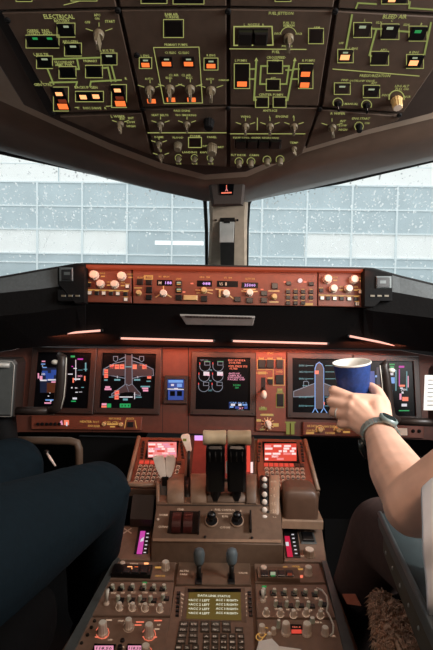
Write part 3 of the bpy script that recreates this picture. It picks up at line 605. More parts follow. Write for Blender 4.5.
# --- bleed air
t = om('b', 'bleed air switch panel with two amber lights and green flow lines, far right', [(337, 11.5), (446, 17.5), (434, 68), (403.5, 112.5), (322.5, 107.3)])
s = t.s
s.text('BLEED AIR', 395, 16.4, 3.92, A_)
sw(t, 362.6, 30, 18, 15, [(0, -3, 6.5, 2.4, 'glowwhite')]); sw(t, 390, 31.6, 18, 15.5, [(0, -3.4, 6.5, 2.4, 'glowwhite')]); sw(t, 418, 33.6, 18, 15, [(0, -2, 6.5, 2.6, 'glowgreen')])
sw(t, 379.6, 58.2, 18, 14); sw(t, 345.5, 56, 15.5, 13.5, [(0, -3.4, 5, 1.4, 'glowwhite'), (-.6, 1.4, 9, 4.8, 'amberhot')]); sw(t, 415, 61.4, 17, 14, [(0, -3.4, 5, 1.4, 'glowwhite'), (-1.4, 1.6, 8.6, 4.6, 'amberhot')])
s.text('L', 365, 20, 2.46, A_); s.text('C', 392, 20.6, 2.46, A_); s.text('R', 421.6, 24, 2.46, A_); s.text('ISLN', 379, 22.4, 2.32, A_); s.text('ISLN', 406.5, 24.6, 2.32, A_); s.text('APU', 383.5, 49.8, 2.46, A_); s.text('L ENG', 353.5, 48.4, 2.32, A_); s.text('R ENG', 414, 52.2, 2.32, A_); s.text('OFF', 341, 43, 2.17, A_)
s.line([(352, 15), (346, 48)], 1.9, G_); s.line([(371.6, 28.6), (381.4, 29)], 1.8, G_); s.line([(399, 31), (409, 31.8)], 1.8, G_); s.line([(376.4, 29), (369.4, 55), (371, 56)], 1.9, G_); s.line([(431, 23), (424.5, 54)], 1.9, G_)
s.line([(333, 69), (419, 76)], 1.0, A_); s.text('PRESSURIZATION', 375, 75.6, 2.75, A_); s.text('OUTFLOW VALVE', 362, 80.8, 2.17, A_); s.text('FWD', 345, 80, 2.17, A_); s.text('AFT', 374, 83, 2.17, A_)
sw(t, 342.3, 88.6, 16, 11.5, [(0, -2, 6, 1.4, 'glowwhite')]); sw(t, 371.5, 91.4, 16.5, 12.5, [(0, -2, 6, 1.4, 'glowwhite')])
knob(t, 338, 104.2 - 1, 3.4, .013, 'softblack', 'toggle', 'rotary', .3, t.top); knob(t, 366.6, 105, 3.4, .013, 'softblack', 'toggle', 'rotary', .2, t.top); s.arc(338, 103, 5, 150, 390, .8, A_); s.arc(366.6, 105, 5, 150, 390, .8, A_); s.text('MANUAL', 351.5, 103.8, 2.17, A_)
s.arc(396.6, 98, 7.6, 170, 370, 1.0, A_); s.text('LDG ALT', 402, 86, 2.32, A_); s.text('PULL ON', 402, 89, 2.17, A_); s.text('DECR', 386, 95, 2.03, A_); s.text('INCR', 407, 96.6, 2.03, A_); knob(t, 396.4, 100, 5.2, .018, 'tan', 'rotary_knob', h0=t.top, top='knobp')
t = om('bl', 'small blank overhead panel with one wiper selector below the pressurization controls', [(320, 110), (401, 116.8), (397, 121), (306, 148.5)])
s = t.s
ok(t, 332, 127, 4.2, rot=.3); s.text('R WIPER', 338, 113.4, 2.46, A_); knob(t, 359, 126.3, 3.0, .012, 'softblack', 'knob', h0=t.top); s.arc(359, 126.3, 4.4, 0, 350, .7, A_)
for i, w_ in enumerate(('INT', 'LOW', 'HIGH')): s.text(w_, 343, 121 + i * 4.3, 2.17, A_)
s.text('ENG START', 361, 118.4, 2.17, A_); s.text('ON', 367, 123, 2.03, A_)
# --- top row slices
for key, lab, pts, sws in (('t1', 'overhead panel slice cut by the top edge, far left', [(-70, -50), (104, -50), (116.5, 7), (-2, 10)], [(24, -2, 16, 7), (84, -3, 26, 8)]),
                           ('t2', 'overhead panel slice cut by the top edge, left of centre', [(110, -50), (226.3, -50), (226.3, 6), (120.5, 7)], [(154, -2.5, 26, 12), (188.5, -2.5, 31, 13)]),
                           ('t3', 'overhead panel slice cut by the top edge, right of centre', [(230.2, -50), (344, -50), (333, 7.4), (230.2, 6)], [(283, -3, 16, 9)]),
                           ('t4', 'overhead panel slice cut by the top edge with an orange light, far right', [(348, -50), (480, -50), (452, 13.5), (338, 8)], [(395, -1, 27, 10)])):
    t = om(key, lab, pts)
    for x, y, w, h in sws: sw(t, x, y, w, h, [(-3, 1, 7, 3.6, 'amberhot')] if key == 't4' else ())
    if key == 't4': t.s.line([(356, 8), (358, 3), (376, 4)], 1.6, G_); t.s.line([(410, 2), (409, 8), (440, 10)], 1.6, G_)
    if key == 't1': t.s.line([(64, 5), (80, 1)], .8, A_)
for key, t in OM.items(): t.s.build('printed_legend')
# dark latches along the seams between the panels
for i, (x, y) in enumerate(((8, 19), (143, 108), (228, 107), (319.5, 108), (228, 10), (118, 9), (335, 10), (399, 114), (53, 112), (137, 42 + 12))):
    where = ['at its far upper left', 'between electrical and hydraulic panels', 'at the centre seam under the hydraulic panel', 'between fuel and bleed air panels', 'at the top of the centre seam', 'above the electrical and hydraulic seam', 'above the fuel and bleed air seam', 'at its lower right corner', 'at its lower left corner', 'beside the left hydraulic fault light'][i]
    FOx = Thing('panel_latch', 'dark latch on the overhead panel ' + where, 'latch', FO, x, y, 'panel latches', h=.0021)
    MB().cyl(0, 0, [(.0042, 0), (.0042, .0022), (.003, .003)], M['softblack'], 14).build('latch_body', FOx.e); MB().box(0, 0, .003, .005, .001, .0005, M['black']).build('slot', FOx.e)

# ================================================================== MAIN INSTRUMENT PANEL
t = Thing('instrument_panel', 'wide brown main instrument panel lit red from above', 'instrument panel', FM, 222, 390)
mb = MB(); mb.prism(t.poly([(-190, 452), (-190, 395), (-100, 372), (-40, 358), (12, 350), (30, 345.5), (400, 350), (420, 354), (470, 362), (540, 376), (640, 400), (640, 464), (480, 446), (430, 440), (305, 436.5), (140, 432.5), (20, 432)]), -.03, 0, M['panel'], .002); t.part('panel_board', mb)
s = Sheet(t, .0004)
for x in (162.6, 188.3, 92.2, 256.2 - 67.5): s.line([(x, 347), (x, 432)], .5, 'seam')
s.build('panel_seam')
def ringframe(mb, cx, cy, w, h, iw, ih, z0, z1, m):
    o = [(-w / 2, -h / 2), (w / 2, -h / 2), (w / 2, h / 2), (-w / 2, h / 2)]; i = [(-iw / 2, -ih / 2), (iw / 2, -ih / 2), (iw / 2, ih / 2), (-iw / 2, ih / 2)]; b = .002
    R_ = []
    for pts, z, g in ((o, z0, 1), (o, z1 - b, 1), ([(x - math.copysign(b, x), y - math.copysign(b, y)) for x, y in o], z1, 1), (i, z1, 1), (i, z0, 1)): R_.append([(cx + x, cy + y, z) for x, y in pts])
    mb.grid(R_, m, close=True, smooth=False); return mb
def display(name, label, x0, y0, x1, y1, bz=5.5, lw=None, group=None):
    px, py = (x0 + x1) / 2, (y0 + y1) / 2; t = Thing(name, label, 'display', FM, px, py, group); su, sv = t.sc(px, py); w, h = (x1 - x0) * su, (y1 - y0) * sv
    mb = MB(); ringframe(mb, 0, 0, w + 2 * bz * su, h + 2 * bz * sv, w, h, 0, .012, M['bezel']); t.part('bezel', mb)
    mb = MB(); mb.box(0, 0, .001, w, h, .004, M['screen']); t.scr = t.part('screen', mb); t.z = .0053
    for sx in (-1, 1):
        mb = MB(); mb.cyl(0, 0, [(.0022, 0), (.0022, .002), (.0014, .0026)], M['darkmetal'], 10); t.part('screw', mb, (sx * (w / 2 + 2.5 * su), -(h / 2 + 2.7 * sv), .011))
    t.s = Sheet(t, t.z); return t
def Z(sc, ox, oy): return lambda *p: [(ox + x / sc, oy + y / sc) for x, y in p]
# PFD left
t = display('primary_flight_display', 'square flight display at far left behind the left control wheel grip', 36.5, 352.5, 90.5, 407.5); s = t.s; z = Z(4.19, 0, 345)
def r4(s, z, m, *rs):
    for (a, b_, c, d) in rs: (x0, y0), (x1, y1) = z((a, b_), (c, d)); s.rect(x0, y0, x1, y1, m)
r4(s, z, 's_deep', (168, 150, 240, 200), (178, 95, 240, 150)); r4(s, z, 's_blue', (176, 108, 200, 128), (192, 118, 226, 150), (214, 104, 238, 126)); r4(s, z, 's_brown', (196, 158, 238, 200))
r4(s, z, 's_white', (168, 145, 196, 151), (200, 143, 236, 149), (205, 165, 222, 168), (284, 120, 305, 124)); r4(s, z, 's_pink', (175, 66, 190, 71), (166, 130, 178, 146), (215, 152, 235, 158), (186, 240, 214, 246), (158, 118, 164, 140))
r4(s, z, 's_lblue', (172, 78, 190, 82), (178, 92, 196, 96), (198, 140, 214, 144), (206, 176, 220, 180), (190, 228, 226, 233), (250, 92, 256, 97)); r4(s, z, 's_white', (206, 196, 212, 202), (200, 212, 206, 216), (176, 86, 180, 90), (210, 232, 216, 238))
r4(s, z, 's_green', (296, 44, 314, 52), (298, 233, 318, 238)); r4(s, z, 's_mag', (325, 56, 348, 62), (300, 88, 306, 92)); r4(s, z, 's_white', (316, 62, 319, 150), (308, 96, 322, 100), (310, 140, 336, 146), (298, 176, 304, 182), (314, 178, 324, 182), (316, 196, 326, 200), (330, 196, 344, 198), (304, 220, 322, 228))
r4(s, z, 's_salmon', (304, 138, 310, 158), (352, 130, 358, 150)); r4(s, z, 's_cyan', (326, 104, 346, 106), (350, 100, 366, 103), (340, 176, 352, 179), (356, 74, 362, 110))
s.text('200', *z((181, 122))[0], 2.2, 's_white'); s.text('2400', *z((335, 130))[0], 2.0, 's_pink'); s.build('screen_graphics', t.scr)
# ND left: status page with an aircraft outline
t = display('synoptic_display', 'square display showing a grey aircraft outline with salmon blocks, left of centre', 101.5, 353.5, 155.5, 408); s = t.s; z = Z(5.77, 90, 345)
s.poly(z((204, 60), (204, 230), (128, 282), (128, 292), (205, 272), (240, 272), (290, 290), (290, 280), (245, 230), (245, 60)), 's_body')
s.poly(z((200, 100), (82, 140), (82, 175), (200, 180)), 's_body'); s.poly(z((247, 100), (360, 142), (360, 178), (247, 182)), 's_body')
for pts in ([(204, 55), (202, 228), (126, 282), (126, 294), (170, 285)], [(242, 55), (244, 228), (290, 280), (290, 292), (255, 285)], [(200, 92), (135, 108), (78, 140), (76, 172)], [(247, 92), (310, 112), (364, 140), (366, 176)], [(76, 172), (120, 176), (200, 192)], [(366, 176), (300, 180), (247, 192)], [(200, 70), (170, 84)], [(246, 70), (285, 84)]): s.line(z(*pts), .75, 's_grey')
for pts in ([(135, 66), (160, 66), (160, 88), (148, 97), (136, 88)], [(286, 66), (310, 66), (310, 88), (298, 97), (286, 88)], [(208, 225), (224, 235), (240, 225), (224, 270)]): s.line(z(*pts), .6, 's_grey', True)
for a in ((114, 112, 140, 138), (143, 112, 168, 138), (171, 112, 198, 138), (246, 113, 270, 139), (273, 113, 298, 139), (301, 113, 327, 139), (82, 140, 104, 164), (82, 167, 104, 190), (330, 144, 353, 168), (330, 171, 353, 194), (142, 262, 168, 288), (142, 290, 166, 314)):
    (x0, y0), (x1, y1) = z((a[0], a[1]), (a[2], a[3])); s.rect(x0, y0, x1, y1, 's_salmon'); s.line([((x0 + x1) / 2 - .9, (y0 + y1) / 2), ((x0 + x1) / 2 + .9, (y0 + y1) / 2)], 1.2, 's_red')
s.line(z((204, 126), (242, 126)), 1.0, 's_cyan')
r4(s, z, 's_white', (155, 152, 161, 190), (272, 152, 278, 190), (170, 297, 246, 303), (255, 272, 260, 312)); r4(s, z, 's_cyan', (140, 196, 175, 206), (254, 196, 290, 206), (82, 198, 102, 206), (326, 206, 350, 212), (110, 298, 136, 303), (262, 298, 298, 304), (190, 308, 218, 320))
r4(s, z, 's_pink', (88, 238, 116, 248), (84, 250, 124, 260)); r4(s, z, 's_cyan', (292, 236, 346, 244)); r4(s, z, 's_pink', (300, 246, 336, 254), (306, 257, 336, 268), (68, 336, 96, 348)); r4(s, z, 's_salmon', (66, 350, 96, 361)); r4(s, z, 's_green', (98, 338, 122, 361), (172, 338, 234, 361))
for x in (182, 200, 220): s.rect(*z((x, 345))[0], *z((x + 6, 355))[0], 'screen')
s.build('screen_graphics', t.scr)
# EICAS centre
t = display('engine_display', 'square engine display with round grey dials between the standby screen and gear panel', 196.3, 357.5, 250, 409.5); s = t.s; z = Z(6.667, 190, 345)
for cx, cy in ((100, 140), (187, 140), (94, 208), (185, 208), (92, 276), (182, 276)):
    (x, y), = z((cx, cy)); s.arc(x, y, 5.3, 0, 200, .55, 's_grey')
    s.rect(x - .6, y - 4.4, x + 5.2, y - .6, 's_white' if cy == 208 else 's_grey')
    if cy != 208: s.rect(x, y - 3.9, x + 4.7, y - 1.1, 'screen'); 
    s.rect(x - 5.6, y - 3.6, x - 4.8, y - 1.6, 's_red')
    if cy == 140: s.line([(x - .6, y - 4.6), (x + 5.2, y - 4.6)], .5, 's_green')
s.text('1.025', *z((116, 199))[0], 2.2, 's_pink'); s.text('1.025', *z((205, 199))[0], 2.2, 's_pink'); s.text('TPR', *z((136, 168))[0], 1.6, 's_cyan'); s.text('N1', *z((136, 238))[0], 1.6, 's_cyan'); s.text('EGT', *z((136, 303))[0], 1.6, 's_cyan'); s.text('TAT +12c', *z((95, 101))[0], 1.6, 's_grey')
for i, (w_, y) in enumerate((('ELEC AC BUS R', 102), ('DOOR FWD', 119), ('HYD PRESS SYS', 142), ('OIL PRES', 157))): s.text(w_, *z(((312, 300, 320, 290)[i], y))[0], 2.0, 's_salmon', (17, 12, 18.5, 8)[i])
for i, y in enumerate((190, 204, 217, 230)): s.text(('ANTI ICE', 'CABIN ALT', 'CON IGNITION', 'PACKS OFF')[i], *z((294 + i * 5, y))[0], 1.7, 's_pink', (11, 13, 16, 17)[i])
s.text('DOWN', *z((312, 268))[0], 1.8, 's_green'); s.text('GEAR', *z((312, 284))[0], 1.8, 's_green', 4)
s.text('CAB ALT 0', *z((322, 386))[0], 1.7, 's_lblue', 17); s.rect(*z((272, 392))[0], *z((300, 406))[0], 's_white'); s.rect(*z((322, 392))[0], *z((344, 406))[0], 's_white'); s.rect(*z((350, 394))[0], *z((382, 404))[0], 's_lblue'); s.rect(*z((266, 408))[0], *z((290, 418))[0], 's_lblue'); s.rect(*z((300, 408))[0], *z((326, 424))[0], 's_blue'); s.text('34.7', *z((340, 422))[0], 2.2, 's_pink'); s.rect(*z((362, 408))[0], *z((384, 426))[0], 's_blue'); s.text('FUEL QTY', *z((335, 436))[0], 1.5, 's_cyan')
s.line(z((262, 380), (262, 425)), .4, 's_blue'); s.build('screen_graphics', t.scr)
# inner right: door page
t = display('synoptic_display', 'square display showing an aircraft from nose down, left of the blue cup', 292, 358.8, 347, 412.6); s = t.s; z = Z(5.09, 250, 345)
s.poly(z((330, 195), (222, 238), (222, 262), (330, 258)), 's_body'); s.poly(z((376, 195), (484, 238), (484, 262), (376, 258)), 's_body'); s.poly(z((331, 120), (340, 95), (352, 90), (364, 95), (374, 120), (374, 325), (331, 325)), 's_body')
s.line(z((345, 342), (331, 320), (331, 120), (338, 98), (352, 88), (366, 98), (375, 120), (375, 320), (362, 342)), .9, 's_lblue'); s.line(z((329, 195), (222, 236), (222, 264), (329, 260)), .7, 's_grey'); s.line(z((377, 195), (484, 236), (484, 264)), .7, 's_grey')
s.line(z((273, 215), (273, 186), (290, 184), (298, 190), (298, 205)), .6, 's_grey'); s.line(z((331, 320), (318, 345)), .8, 's_lblue'); s.line(z((375, 320), (392, 345)), .8, 's_lblue')
for y, x1, w_ in ((105, 322, 'ENTRY 1L'), (137, 322, 'CARGO FWD'), (172, 322, 'ENTRY 2L'), (207, 268, ''), (265, 322, 'E/E ACCESS'), (310, 322, 'ENTRY 4L')):
    s.line(z((290, y), (x1, y)), .5, 's_cyan'); 
    if w_: s.text(w_, *z((270, y))[0], 1.7, 's_cyan', 8)
for y in (105, 137, 172, 265, 310): s.line(z((384, y), (430, y)), .5, 's_cyan'); s.text('CARGO', *z((450, y))[0], 1.7, 's_cyan', 7)
r4(s, z, 's_salmon', (330, 130, 350, 148), (330, 167, 353, 183), (357, 290, 380, 306)); s.build('screen_graphics', t.scr)
# PFD right
t = display('primary_flight_display', 'square flight display at far right behind the blue cup and hand', 358.5, 361, 413.5, 415.5); s = t.s; z = Z(2.95, 310, 340)
r4(s, z, 's_blue', (168, 92, 190, 108), (176, 108, 192, 134)); r4(s, z, 's_deep', (196, 80, 232, 150)); r4(s, z, 's_brown', (196, 130, 236, 158)); r4(s, z, 's_green', (234, 70, 250, 74), (236, 77, 248, 83), (262, 207, 293, 210)); r4(s, z, 's_white', (230, 88, 252, 92), (234, 95, 246, 104), (228, 118, 236, 122), (230, 130, 240, 134))
r4(s, z, 's_mag', (262, 76, 278, 82), (262, 86, 265, 136)); r4(s, z, 's_lblue', (232, 110, 250, 128), (192, 104, 198, 110)); r4(s, z, 's_cyan', (252, 88, 255, 150), (284, 92, 287, 150)); r4(s, z, 's_white', (266, 140, 274, 144), (270, 152, 276, 158), (270, 188, 286, 196), (230, 176, 236, 180), (240, 188, 246, 192))
r4(s, z, 's_pink', (264, 158, 270, 176), (288, 106, 291, 140)); r4(s, z, 's_salmon', (272, 168, 290, 180), (264, 132, 280, 138)); s.text('2400', *z((276, 146))[0], 2.4, 's_white'); s.text('80', *z((240, 150))[0], 2.2, 's_lblue'); s.build('screen_graphics', t.scr)
# standby
t = display('standby_display', 'small square blue standby screen left of the engine display', 167.3, 379, 184.2, 400.5, 3.3); s = t.s
s.rect(167.6, 379.4, 184, 388, 's_blue'); s.rect(168, 389, 184, 400, 's_blue'); s.rect(168.5, 380, 183, 382.6, 's_lblue'); s.rect(171, 384, 174, 386, 's_white'); s.rect(177, 383.6, 182, 387, 's_lblue'); s.rect(170, 391, 175, 396, 'screen'); s.rect(177, 391, 182, 396, 'screen'); s.line([(168, 389), (184, 389.4)], 1, 's_white'); s.rect(174, 386, 178, 390, 's_white'); s.rect(170, 397, 182, 399, 's_lblue'); s.build('screen_graphics', t.scr)
for x in (165.6, 186): 
    for y in (381, 390, 398): knob(t, x, y, 1.0, .004, 'darkmetal', 'button', h0=.011)
# gear panel
t = module('landing_gear_panel', 'narrow brown panel with a round-tipped landing gear lever between two displays', 'control panel', FM, [(255.5, 351.5), (286, 352), (286, 432), (256, 431)], 'mcp', .008, 0)
s = Sheet(t, t.top + .0003); z = Z(5.09, 250, 345); T = t.top
for x, y, w, h in ((60, 97, 36, 42), (102, 97, 36, 42), (150, 97, 34, 42), (150, 175, 40, 46), (103, 187, 26, 26), (153, 280, 34, 60)):
    (a, b_), = z((x, y)); plate(t, 'push_switch', a, b_, w / 5.09, h / 5.09, T, .005, 'cap', .001)
s.line(z((38, 120), (38, 75), (175, 75), (175, 205), (118, 205), (118, 125), (38, 125)), .7, 'pgold', True); s.line(z((134, 245), (172, 245), (172, 318), (134, 318)), .7, 'pgreen', True)
for w_, x, y in (('GPWS', 102, 42), ('FLAP', 58, 68), ('GEAR', 102, 68), ('TERR', 150, 68), ('OVRD', 150, 136), ('LDG GEAR', 62, 142), ('LOCK', 102, 168), ('OFF', 152, 228), ('DN', 66, 318), ('AUTOBRAKE', 86, 356), ('RTO', 45, 382), ('MAX', 133, 405), ('OFF', 60, 430)): s.text(w_, *z((x, y))[0], 2.0, 'pgold' if y < 240 else 'glowtxt')
for x, y, w, h in ((58, 72, 24, 12), (102, 72, 24, 10), (150, 72, 26, 12), (62, 142, 40, 14), (152, 232, 28, 22), (66, 325, 40, 14), (103, 172, 22, 14)):
    (a, b_), = z((x, y)); s.rect(a - w / 10.2, b_ - h / 10.2, a + w / 10.2, b_ + h / 10.2, 'pgold' if y < 200 else 'pgreen')
r4(s, z, 'pgreen', (178, 390, 232, 398), (184, 398, 202, 455), (208, 398, 226, 455)); r4(s, z, 'pgold', (34, 378, 56, 390), (118, 398, 146, 416), (58, 350, 116, 360)); r4(s, z, 'seam', (55, 165, 78, 235))
for a in range(0, 360, 30): (x, y), = z((90, 402)); s.line([(x + 4.4 * math.cos(rad(a)), y + 4.4 * math.sin(rad(a))), (x + 6.4 * math.cos(rad(a)), y + 6.4 * math.sin(rad(a)))], .8, 'tan')
(x, y), = z((90, 402)); knob(t, x, y, 3.9, .016, 'knobp', 'autobrake_knob', 'rotary', .4, T)
s.build('printed_legend')
mb = MB(); mb.tube([(0, .022, -.006), (0, .012, .012), (0, 0, .030)], [.004, .004, .005], M['darkmetal'], 10); mb.ell((0, -.002, .036), (.0085, .013, .011), M['ped'], 16, 10); (x, y), = z((70, 250)); u, v = t.at(x, y, .036); g = t.part('gear_lever', mb, (u, v, T)); g.data.materials[1] = M['knobp']; 
# lower brown strips
for lab, pts, labs in (('low brown strip with gold legends below the left displays', [(31, 415.5), (142, 417), (141, 430), (31, 429)], [(60, 424, 'wl'), (94, 426, 'BRT'), (118, 425, 'G'), (133, 424, 'b')]),
                       ('low brown strip with gold legends below the right displays', [(303, 422), (424, 425), (424, 438), (303, 435)], [(318, 429, 'G'), (333, 428, 'G2'), (395, 431, 'w')])):
    t = module('switch_strip', lab, 'switch panel', FM, pts, 'mcp', .010, 0); s = Sheet(t, t.top + .0003)
    left = pts[0][0] < 100
    if left:
        for i in range(6): knob(t, 38 + i * 4.3, 424, 1.5, .006, 'softblack', 'knob', h0=t.top)
        s.poly([(58, 424), (62, 420), (63, 425)], 's_pink'); s.rect(64, 420, 69, 425, 's_salmon'); s.rect(66, 422, 67.5, 426, 's_white')
        for (x, y, w, w_) in ((86, 421.6, 12, 'HEATER'), (96, 422, 6, 'FOOT'), (94, 426, 12, 'SHOULDER'), (115, 418.6, 12, 'NAV SOURCE'), (112, 422.4, 14, 'DSPL CTRL'), (130, 418.6, 8, 'AIR DATA')): s.text(w_, x, y, 2.2, 'pgold', w)
        s.rect(107, 423.4, 118, 425, 'pgold'); s.rect(110, 426, 115, 427.4, 'pgold'); knob(t, 104, 424, 2.0, .008, 'tan', h0=t.top); knob(t, 121, 424.4, 2.0, .008, 'tan', h0=t.top)
        plate(t, 'push_switch', 130.5, 424.4, 6, 5, t.top, .004, 'cap', .001); s.line([(126, 420.4), (124.6, 428)], .8, 'pgold'); s.line([(135, 420.6), (136.6, 428)], .8, 'pgold')
    else:
        for (x, y, w, w_) in ((312, 426, 10, 'AIR DATA'), (312, 430.6, 11, 'SOURCE'), (330, 426.6, 12, 'NAV DSPL'), (346, 428, 9, 'CTRL'), (330, 433, 9, 'NORM')): s.text(w_, x, y, 2.3, 'pgold', w)
        knob(t, 320, 429.6, 2.6, .010, 'tan', h0=t.top); knob(t, 338, 430, 2.6, .010, 'tan', h0=t.top); s.arc(320, 429.6, 4, 180, 360, .9, 'pgold'); s.arc(338, 430, 4, 180, 360, .9, 'pgold'); s.rect(306, 432, 314, 434, 'pgold'); s.rect(343, 431, 350, 433, 'pgold')
        plate(t, 'map_card', 396, 431.6, 22, 7, t.top, .002, 's_wash' if 0 else 'knobp', .0004)
        for x in (372, 380, 413, 419): knob(t, x, 431, 1.6, .006, 'softblack', h0=t.top)
    s.build('printed_legend')
# ================================================================== FORWARD PEDESTAL
def kt(t, name, px, py, r, h, m, h0=None, **kw):      # knob whose TOP shows at this pixel
    h0 = t.top if h0 is None else h0; su = t.sc(px, py)[0]; rr = round(r * su, 4); key = ('kt', rr, h, m, str(kw)); kind = kw.pop('kind', 'knob'); rot = kw.pop('rot', 0)
    u, v = t.at(px, py, h0 + h); return link(name, cached(key, (lambda: rotary_mesh(rr, h, m)) if kind == 'rotary' else (lambda: knob_mesh(rr, h, m, **kw))), t.e, (u, v, h0), rot)
t = Thing('forward_pedestal', 'brown forward pedestal carrying two keypads below the main panel', 'pedestal', FC, 222, 465)
mb = MB(); mb.prism(t.poly([(140, 436), (303, 438), (320, 492), (126, 488)]), -.10, -.004, M['quad'], .002); t.part('top_plate', mb)
o = t.e; inv = o.matrix_world.inverted()
def wpart(th, name, mb, parent=None):        # a mesh given in world coordinates, parented to a tilted thing
    mi = th.e.matrix_world.inverted(); mb.v = [tuple(mi @ Vector(v)) for v in mb.v]; return mb.build(name, th.e)
a = P(126, 488, 1.245); b_ = P(320, 492, 1.245)
mb = MB(); mb.extr([(1.247, .53), (1.247, a.z - .02), (1.44, a.z + .06), (1.62, a.z + .06), (1.62, .02), (1.30, .02), (1.27, .40)], a.x + .006, b_.x - .006, M['softblack']); wpart(t, 'lower_body', mb)
mb = MB(); mb.tube([P(127, 484, 1.235), P(131, 484.5, 1.232), P(161, 485, 1.232)], .007, M['quadl'], 12); wpart(t, 'hand_rest_bar', mb)
mb = MB(); mb.tube([P(139, 437, 1.40), P(127.5, 484, 1.24)], .006, M['quadl'], 10); wpart(t, 'side_trim', mb)
mb = MB(); mb.tube([P(305, 440, 1.40), P(318, 490, 1.24)], .006, M['quadl'], 10); wpart(t, 'side_trim', mb)
def cdu(label, pts, scr, keys, wash, flip):
    t = module('control_display_unit', label, 'keypad unit', FC, pts, 'mcp', .010, -.004); T = t.top
    x0, y0, x1, y1 = scr; k = plate(t, 'screen', (x0 + x1) / 2, (y0 + y1) / 2, x1 - x0 + 2, y1 - y0 + 2, T, .0012, 'screen', .0003)
    s = Sheet(t, T + .0016); rn = random.Random(5 + flip)
    s.rect(x0 + .5, y0 + .5, x1 - .5, y1 - .5, wash[0]); sl = [(x0 - .6 * flip, x1) for _ in range(6)]
    for i in range(6):
        y = y0 + 2 + i * (y1 - y0 - 3) / 6; x = x0 + 1 
        while x < x1 - 4:
            w = rn.uniform(3, 8); w = min(w, x1 - 1 - x); s.rect(x, y, x + w, y + (y1 - y0) / 9, rn.choice(wash[1:])); x += w + rn.uniform(.8, 3)
    s.build('screen_graphics')
    for i in range(6):
        for xx, nm in ((x0 - 4.2 - i * .3, 0), (x1 + 4.2 + i * .35, 1)): plate(t, 'line_key', xx, y0 + 1 + i * (y1 - y0) / 5.5, 2.6, 2.0, T, .003, 'black', .0005)
    s = Sheet(t, T + .0003)
    for (x, y, c, w) in keys:
        if c == 'lit': plate(t, 'function_key', x, y, w, 3, T, .003, 's_washr', .0005)
        elif c == 'r': 
            kt(t, 'letter_key', x, y, w, .003, 'black', flute=0, top='ped', n=12)
        else: plate(t, 'function_key', x, y, w, 3, T, .003, 'black', .0006, top='bezel')
    for (x, y, c, w) in keys:
        if c == 'r': s.arc(x, y + .2, w + .35, 0, 360, .45, 'pwhite', 8)
    s.build('key_outline'); return t
kl = []
for r_ in range(6):
    for c_ in range(8):
        x = 141.5 + c_ * 5.4 - r_ * 1.15; y = 462.5 + r_ * 3.9 + c_ * .08
        kl.append((x, y, 'r' if r_ > 0 else 'lit' if c_ < 4 else 'k', 1.5 if r_ else 4.2))
cdu('keypad unit with a pink lit screen behind the white levers', [(141, 437), (187, 438), (184, 484), (130, 482)], (147.5, 441.5, 177, 458), kl, ('s_wash', 's_washw', 's_washw', 's_pink', 's_washr'), 1)
kl = []
for r_ in range(6):
    for c_ in range(8):
        x = 266 + c_ * 5.1 + r_ * .55; y = 465 + r_ * 4.0 + c_ * .08
        kl.append((x, y, 'r' if r_ > 0 else 'lit' if c_ < 6 else 'k', 1.45 if r_ else 4.0))
cdu('keypad unit with a red and white lit screen above the brown hand rest', [(257, 438.5), (302, 439.5), (315.5, 490), (258, 489)], (264, 443, 297, 461.5), kl, ('s_washr', 's_washw', 's_washw', 's_wash', 's_washr'), 0)
t = module('lower_display', 'dark-framed lower display, reflected red light put into its colour, behind the thrust levers', 'display', FC, [(190, 434.5), (254, 435.5), (255, 480), (189, 479)], 'bezel', .008, -.004)
plate(t, 'screen', 222, 458, 58, 38, t.top, .001, 'redplate', .0003); s = Sheet(t, t.top + .0013); s.rect(194.5, 435.5, 203, 440.5, 'ppink'); s.rect(247, 446, 250, 472, 's_washr'); s.rect(250.5, 462, 253, 473, 's_washw'); s.build('screen_graphics')
# ================================================================== THROTTLE QUADRANT
t = Thing('throttle_quadrant', 'brown throttle quadrant block with thrust levers in the middle of the pedestal', 'throttle quadrant', FQ, 217, 530)
t.top = 0
pL, pR = P(151.5, 558, 1.082), P(283, 560, 1.082); qa = on(FQ, 217, 503.5); zt = qa.z; zf = P(217, 542, 1.081).z; zb_ = P(217, 562, 1.081).z - .01
mb = MB(); mb.extr([(1.082, zb_), (1.082, zf - .004), (1.085, zf), (qa.y, zt), (qa.y + .03, zt + .01), (1.30, zt + .02), (1.30, zb_)], pL.x, pR.x, M['quad']); wpart(t, 'housing', mb)
mb = MB(); mb.prism(t.poly([(152.5, 541.5), (281, 543), (281.5, 540), (153, 538.5)]), 0, .0015, M['quadl'], .0005); t.part('front_edge_trim', mb)
def cover(name, x0, x1, pts, m, xs=None):     # curved quadrant cover: pts = (pixel row, depth)
    xm = (x0 + x1) / 2; R_ = []
    for py, d, in pts:
        L_ = P(x0, py, d); r_ = P(x1, py, d); R_.append([L_ + Vector((0, .02, -.05)), L_, L_ + Vector((.003, -.001, .002)), r_ + Vector((-.003, -.001, .002)), r_, r_ + Vector((0, .02, -.05))])
    mb = MB(); mb.grid(R_, M[m]); return wpart(t, name, mb)
arcp = [(504, 1.163), (498, 1.168), (490, 1.180), (482, 1.205), (476.5, 1.24), (474.5, 1.28)]
def arcx(dy=0): return [(y + dy, d) for y, d in arcp]
cover('curved_cover', 167, 184, arcx(-.5), 'quadl'); cover('curved_cover', 190.5, 206.5, arcx(-.5), 'quadl'); cover('curved_cover', 246, 256.5, arcx(0), 'quad'); cover('curved_cover', 156, 159.5, [(y + 3, d) for y, d in arcp], 'quadl')
cover('slot_floor', 159.5, 167, [(y + 4, d + .012) for y, d in arcp], 'rail'); cover('slot_floor', 184, 190.5, [(y + 1, d + .015) for y, d in arcp], 'black'); cover('lever_base', 206.5, 246, [(503, 1.168), (497, 1.172), (492, 1.19), (488, 1.23)], 'quad')
